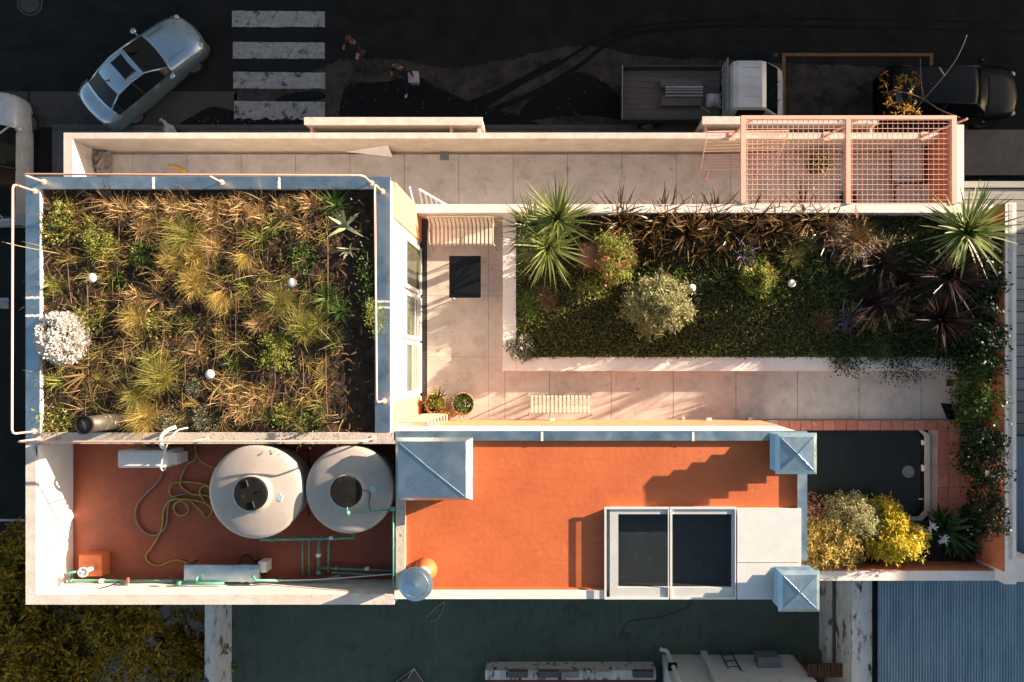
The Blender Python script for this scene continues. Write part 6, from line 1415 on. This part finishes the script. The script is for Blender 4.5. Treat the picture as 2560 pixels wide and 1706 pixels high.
# pots by the window wall
for i, (px, py, rr, lb) in enumerate([(1088, 1010, .27, 'terracotta pot of mixed green plants next to the drain channel'), (1157, 1010, .3, 'terracotta pot of trailing green plants right of the other pot')]):
    c = W(px, py, ZT + .4); c = (c[0], c[1], ZT)
    t = thing('potted_plant', lb, 'potted plant', c)
    G().lathe([(rr * .7, 0), (rr * .95, .36), (rr, .37), (rr, .42), (rr * .9, .42), (rr * .86, .34)], c, 28).make('pot', potm, t, smooth=True); G().lathe([(rr * .86, .3), (rr * .86, .35)], c, 20).make('soil', darksoil, t)
    vobj('foliage', shrub(420, (c[0], c[1], ZT + .36), (rr * .9, rr * .9, .3), 18, .055, 320 + i), l_green if i else l_bright, t)
    if not i: vobj('dark_leaves', blades(14, (c[0] + .05, c[1] + .1, ZT + .36), .62, .04, (.3, 1.1), .3, 3, .04, seed=322, az=(1.0, .35)), l_black, t); vobj('trailing_leaves', shrub(300, (c[0] + .15, c[1] - .25, ZT + .3), (.28, .16, .18), 12, .05, 323), l_yelg, t)
    else: vobj('flowers', shrub(16, (c[0] + .1, c[1] - .05, ZT + .5), (.12, .12, .1), 5, .05, 324), f_white, t)
c = W(2050, 405, ZP + .5); c = (c[0], c[1], ZP)
t = thing('potted_plant', 'pale green plant in a dark pot under the pergola grid', 'potted plant', c)
G().lathe([(.22, 0), (.3, .46), (.31, .5), (.27, .5), (.26, .42)], c, 28).make('pot', darkpot, t, smooth=True); G().lathe([(.26, .38), (.26, .42)], c, 20).make('soil', darksoil, t)
vobj('foliage', shrub(420, (c[0] + .06, c[1] - .02, ZP + .45), (.3, .3, .34), 18, .07, 330), l_sage, t)
c = W(2120, 500, ZP + .4); c = (c[0], c[1], ZP); t = thing('potted_plant', 'dark-leaved plant in a low pot beside the planter wall under the pergola', 'potted plant', c)
G().lathe([(.2, 0), (.27, .34), (.27, .37), (.23, .37), (.22, .3)], c, 24).make('pot', darkpot, t, smooth=True); vobj('foliage', shrub(300, (c[0], c[1], ZP + .33), (.28, .24, .22), 12, .08, 331), l_black, t)
# pool-side shrubs
ZB = 5.95
def pa(px, py, h): p = W(px, py, ZB + h); return (p[0], p[1], ZB)
c = pa(2038, 1272, .5); plant('shrub', 'small auburn-leaved shrub at the corner of the pool', 'shrub', c, [('leaves', shrub(700, c, (.3, .26, .5), 22, .06, 340), l_auburn), ('stem', stems(c, [(c[0], c[1], c[2] + .3)]), stem_m)])
c = pa(2085, 1370, .8); plant('shrub', 'tan-yellow flowering shrub beside the metal coping', 'shrub', c, [('leaves', rosbush(800, c, (.82, .66, 1.1), 341, .11, 6), l_yelg), ('stems', stems(c, [(c[0] + .3, c[1], c[2] + .6), (c[0] - .3, c[1], c[2] + .6)]), stem_m)])
c = pa(2150, 1305, .8); plant('shrub', 'grey-green bushy shrub between yellow ones at the pool edge', 'shrub', c, [('leaves', rosbush(620, c, (.64, .54, 1.1), 342, .1, 6), l_sage), ('flowers', shrub(14, (c[0] - .05, c[1] + .1, c[2] + .7), (.06, .06, .05), 3, .07, 343), f_pink)])
c = pa(2248, 1355, .85); plant('shrub', 'bright lemon-yellow shrub between pool and south wall', 'shrub', c, [('leaves', cat_(rosbush(760, c, (.83, .56, 1.2), 344, .12, 6), rosbush(260, (c[0] - .05, c[1] + .5, c[2]), (.42, .42, 1.1), 345, .11, 6)), l_yel), ('stems', stems(c, [(c[0] + .3, c[1], c[2] + .6), (c[0] - .2, c[1] + .3, c[2] + .6)]), stem_m)])
c = pa(2385, 1335, .45); plant('broadleaf_plant', 'dark green broad-leaved clump at the end of the pool deck', 'plant', c, [('leaves', cat_(rosette(34, c, .75, .17, (.35, 1.3), 346), rosette(26, (c[0] + .3, c[1] - .25, c[2]), .65, .15, (.4, 1.35), 347), rosette(18, (c[0] - .1, c[1] + .25, c[2]), .55, .12, (.5, 1.35), 348)), l_broad)])
for i, (px, py, lb) in enumerate([(2295, 1325, 'pale star-shaped flower nearest the lemon-yellow shrub'), (2330, 1320, 'pale star-shaped flower with orange centre, middle of three'), (2360, 1348, 'pale star-shaped flower nearest the broad-leaved clump')]):
    c = pa(px, py, .55); t = thing('star_flower', lb, 'flower', c); G().tube([c, (c[0], c[1], c[2] + .52)], .012, 5).make('stalk', stem_m, t); vobj('petals', rosette(12, (c[0], c[1], c[2] + .52), .19, .06, (.7, 1.5), 350 + i), f_white, t); vobj('centre', shrub(14, (c[0], c[1], c[2] + .53), (.035, .035, .03), 3, .035, 355 + i), f_or, t)
c = pa(2455, 1310, .5); plant('broadleaf_plant', 'lighter green big-leaved plant by the east wall near the pool', 'plant', c, [('leaves', rosette(14, c, .6, .2, (.4, 1.2), 360), l_green)])
c = pa(2500, 1395, .6); plant('broadleaf_plant', 'pale-leaved plant in the south-east corner of the walls', 'plant', c, [('leaves', rosette(13, (c[0], c[1], c[2] + .5), .34, .14, (.3, 1.5), 361), l_bright), ('stem', stems(c, [(c[0], c[1], c[2] + .5)]), stem_m)])

r = np.random.default_rng(370); P = np.stack([r.uniform(px0 + .1, px1 - .1, 60), r.uniform(py0 + .1, py1 - .05, 60), np.full(60, ZD - .117)], 1)
vobj('floating_leaves', leafs(P, .05, r, 1.0, .5, fold=0.), l_brown, None, kind='stuff', label='small brown leaves floating on the dark pool', cat='leaves')
# ---- trees at the lower left and the street sapling
def tree(label, base, h, rad, nros, seed, m, cz):
    r = np.random.default_rng(seed); t = thing('tree', label, 'tree', base)
    top = Vector((base[0], base[1], cz)); limbs = []
    G().tube([base, (base[0] + .1, base[1], h * .5), (base[0], base[1], cz * .8)], [.2, .16, .12], 10).make('trunk', bark, t, smooth=True)
    k = 34; u = r.normal(0, 1, (k, 3)); u /= np.linalg.norm(u, axis=1, keepdims=True); u[:, 2] = u[:, 2] * .5 + .1
    tips = np.array([base[0], base[1], cz]) + u * np.array(rad) * r.uniform(.45, .95, (k, 1))
    g = G()
    for p in tips:
        s = Vector((base[0], base[1], cz * .72)); e = Vector(p); md = s.lerp(e, .5) + Vector(r.normal(0, .12, 3)); g.tube([s, md, e], [.06, .035, .012], 5)
    g.make('limbs', bark, t, smooth=True)
    cs = tips[r.integers(0, k, nros)] + r.normal(0, 1, (nros, 3)) * np.array([.34, .34, .26])
    vobj('crown', rosettes(cs, r, .21, 9), m, t)
b = W(250, 1660, 0); p = W(230, 1600, 4.2)
tree('yellow-green street tree at the bottom left below the white parapet', (p[0], p[1], 0), 4, (2.5, 1.8, 1.6), 430, 401, l_tree, 4.2)
p = W(20, 1490, 4.4); tree('yellow-green street tree at the left edge beside the tank yard', (p[0], p[1], 0), 4, (1.5, 2.1, 1.6), 280, 402, l_tree, 4.4)
p = W(60, 1680, 4.4); tree('yellow-green street tree in the bottom left corner', (p[0], p[1], 0), 4, (1.9, 1.6, 1.5), 270, 403, l_tree, 4.4)
p = W(440, 1640, 3.0); tree('smaller yellow-green tree beside the peeling boundary wall', (p[0], p[1], 0), 3, (1.5, 1.6, 1.1), 170, 404, l_tree, 3.0)
c = W(2262, 312, 2.5); t = thing('sapling', 'bare thin street sapling with few orange leaves by the black car', 'tree', (c[0], 7.6, .13))
G().tube([(c[0], 7.6, .13), (c[0] + .05, 7.75, 1.6), W(2280, 285, 3.2)], [.05, .04, .03], 6).make('trunk', bark, t, smooth=True)
g = G(); K = W(2310, 248, 3.8)
for pts in ([W(2280, 285, 3.2), K, W(2360, 190, 4.3), W(2395, 140, 4.6), W(2417, 88, 4.8)], [K, W(2304, 215, 4.0), W(2301, 145, 4.2)], [K, W(2350, 275, 4.0), W(2400, 295, 4.2)], [W(2362, 190, 4.3), W(2347, 168, 4.5)], [K, W(2275, 235, 4.0), W(2230, 225, 4.2)], [W(2280, 285, 3.2), W(2245, 270, 3.6), W(2215, 260, 3.8)], [W(2260, 300, 3.0), W(2225, 290, 3.4)]):
    g.tube(smoothcurve(pts, 4), .014, 5)
g.make('branches', mat('pale_twig', (.12, .09, .08), rough=.9), t, smooth=True)
r = np.random.default_rng(410); cs = np.array([W(r.uniform(2205, 2295), r.uniform(175, 295), r.uniform(3.4, 4.4)) for _ in range(30)])
vobj('leaves', rosettes(cs, r, .14, 4), leafmat('autumn_leaves', [(.3, .14, .01), (.36, .2, .015), (.2, .13, .015)], .3), t)
# fallen leaves on the street
r = np.random.default_rng(420); P = []
for _ in range(170): q = W(r.uniform(80, 900), r.normal(305, 10), 0); P.append((q[0], min(q[1], 9), .02))
for _ in range(60): q = W(r.uniform(850, 1560), r.uniform(180, 300), 0); P.append((q[0], q[1], .02))
vobj('fallen_leaves', leafs(np.array(P), .1, r, .95, .6), leafmat('fallen_leaves', [(.14, .07, .015), (.07, .04, .015), (.03, .02, .01)], 0), None, kind='stuff', label='small brown fallen leaves in the gutter and on the road', cat='fallen leaves')
for o in list(bpy.data.objects):
    for k in ('label', 'category'):
        pass
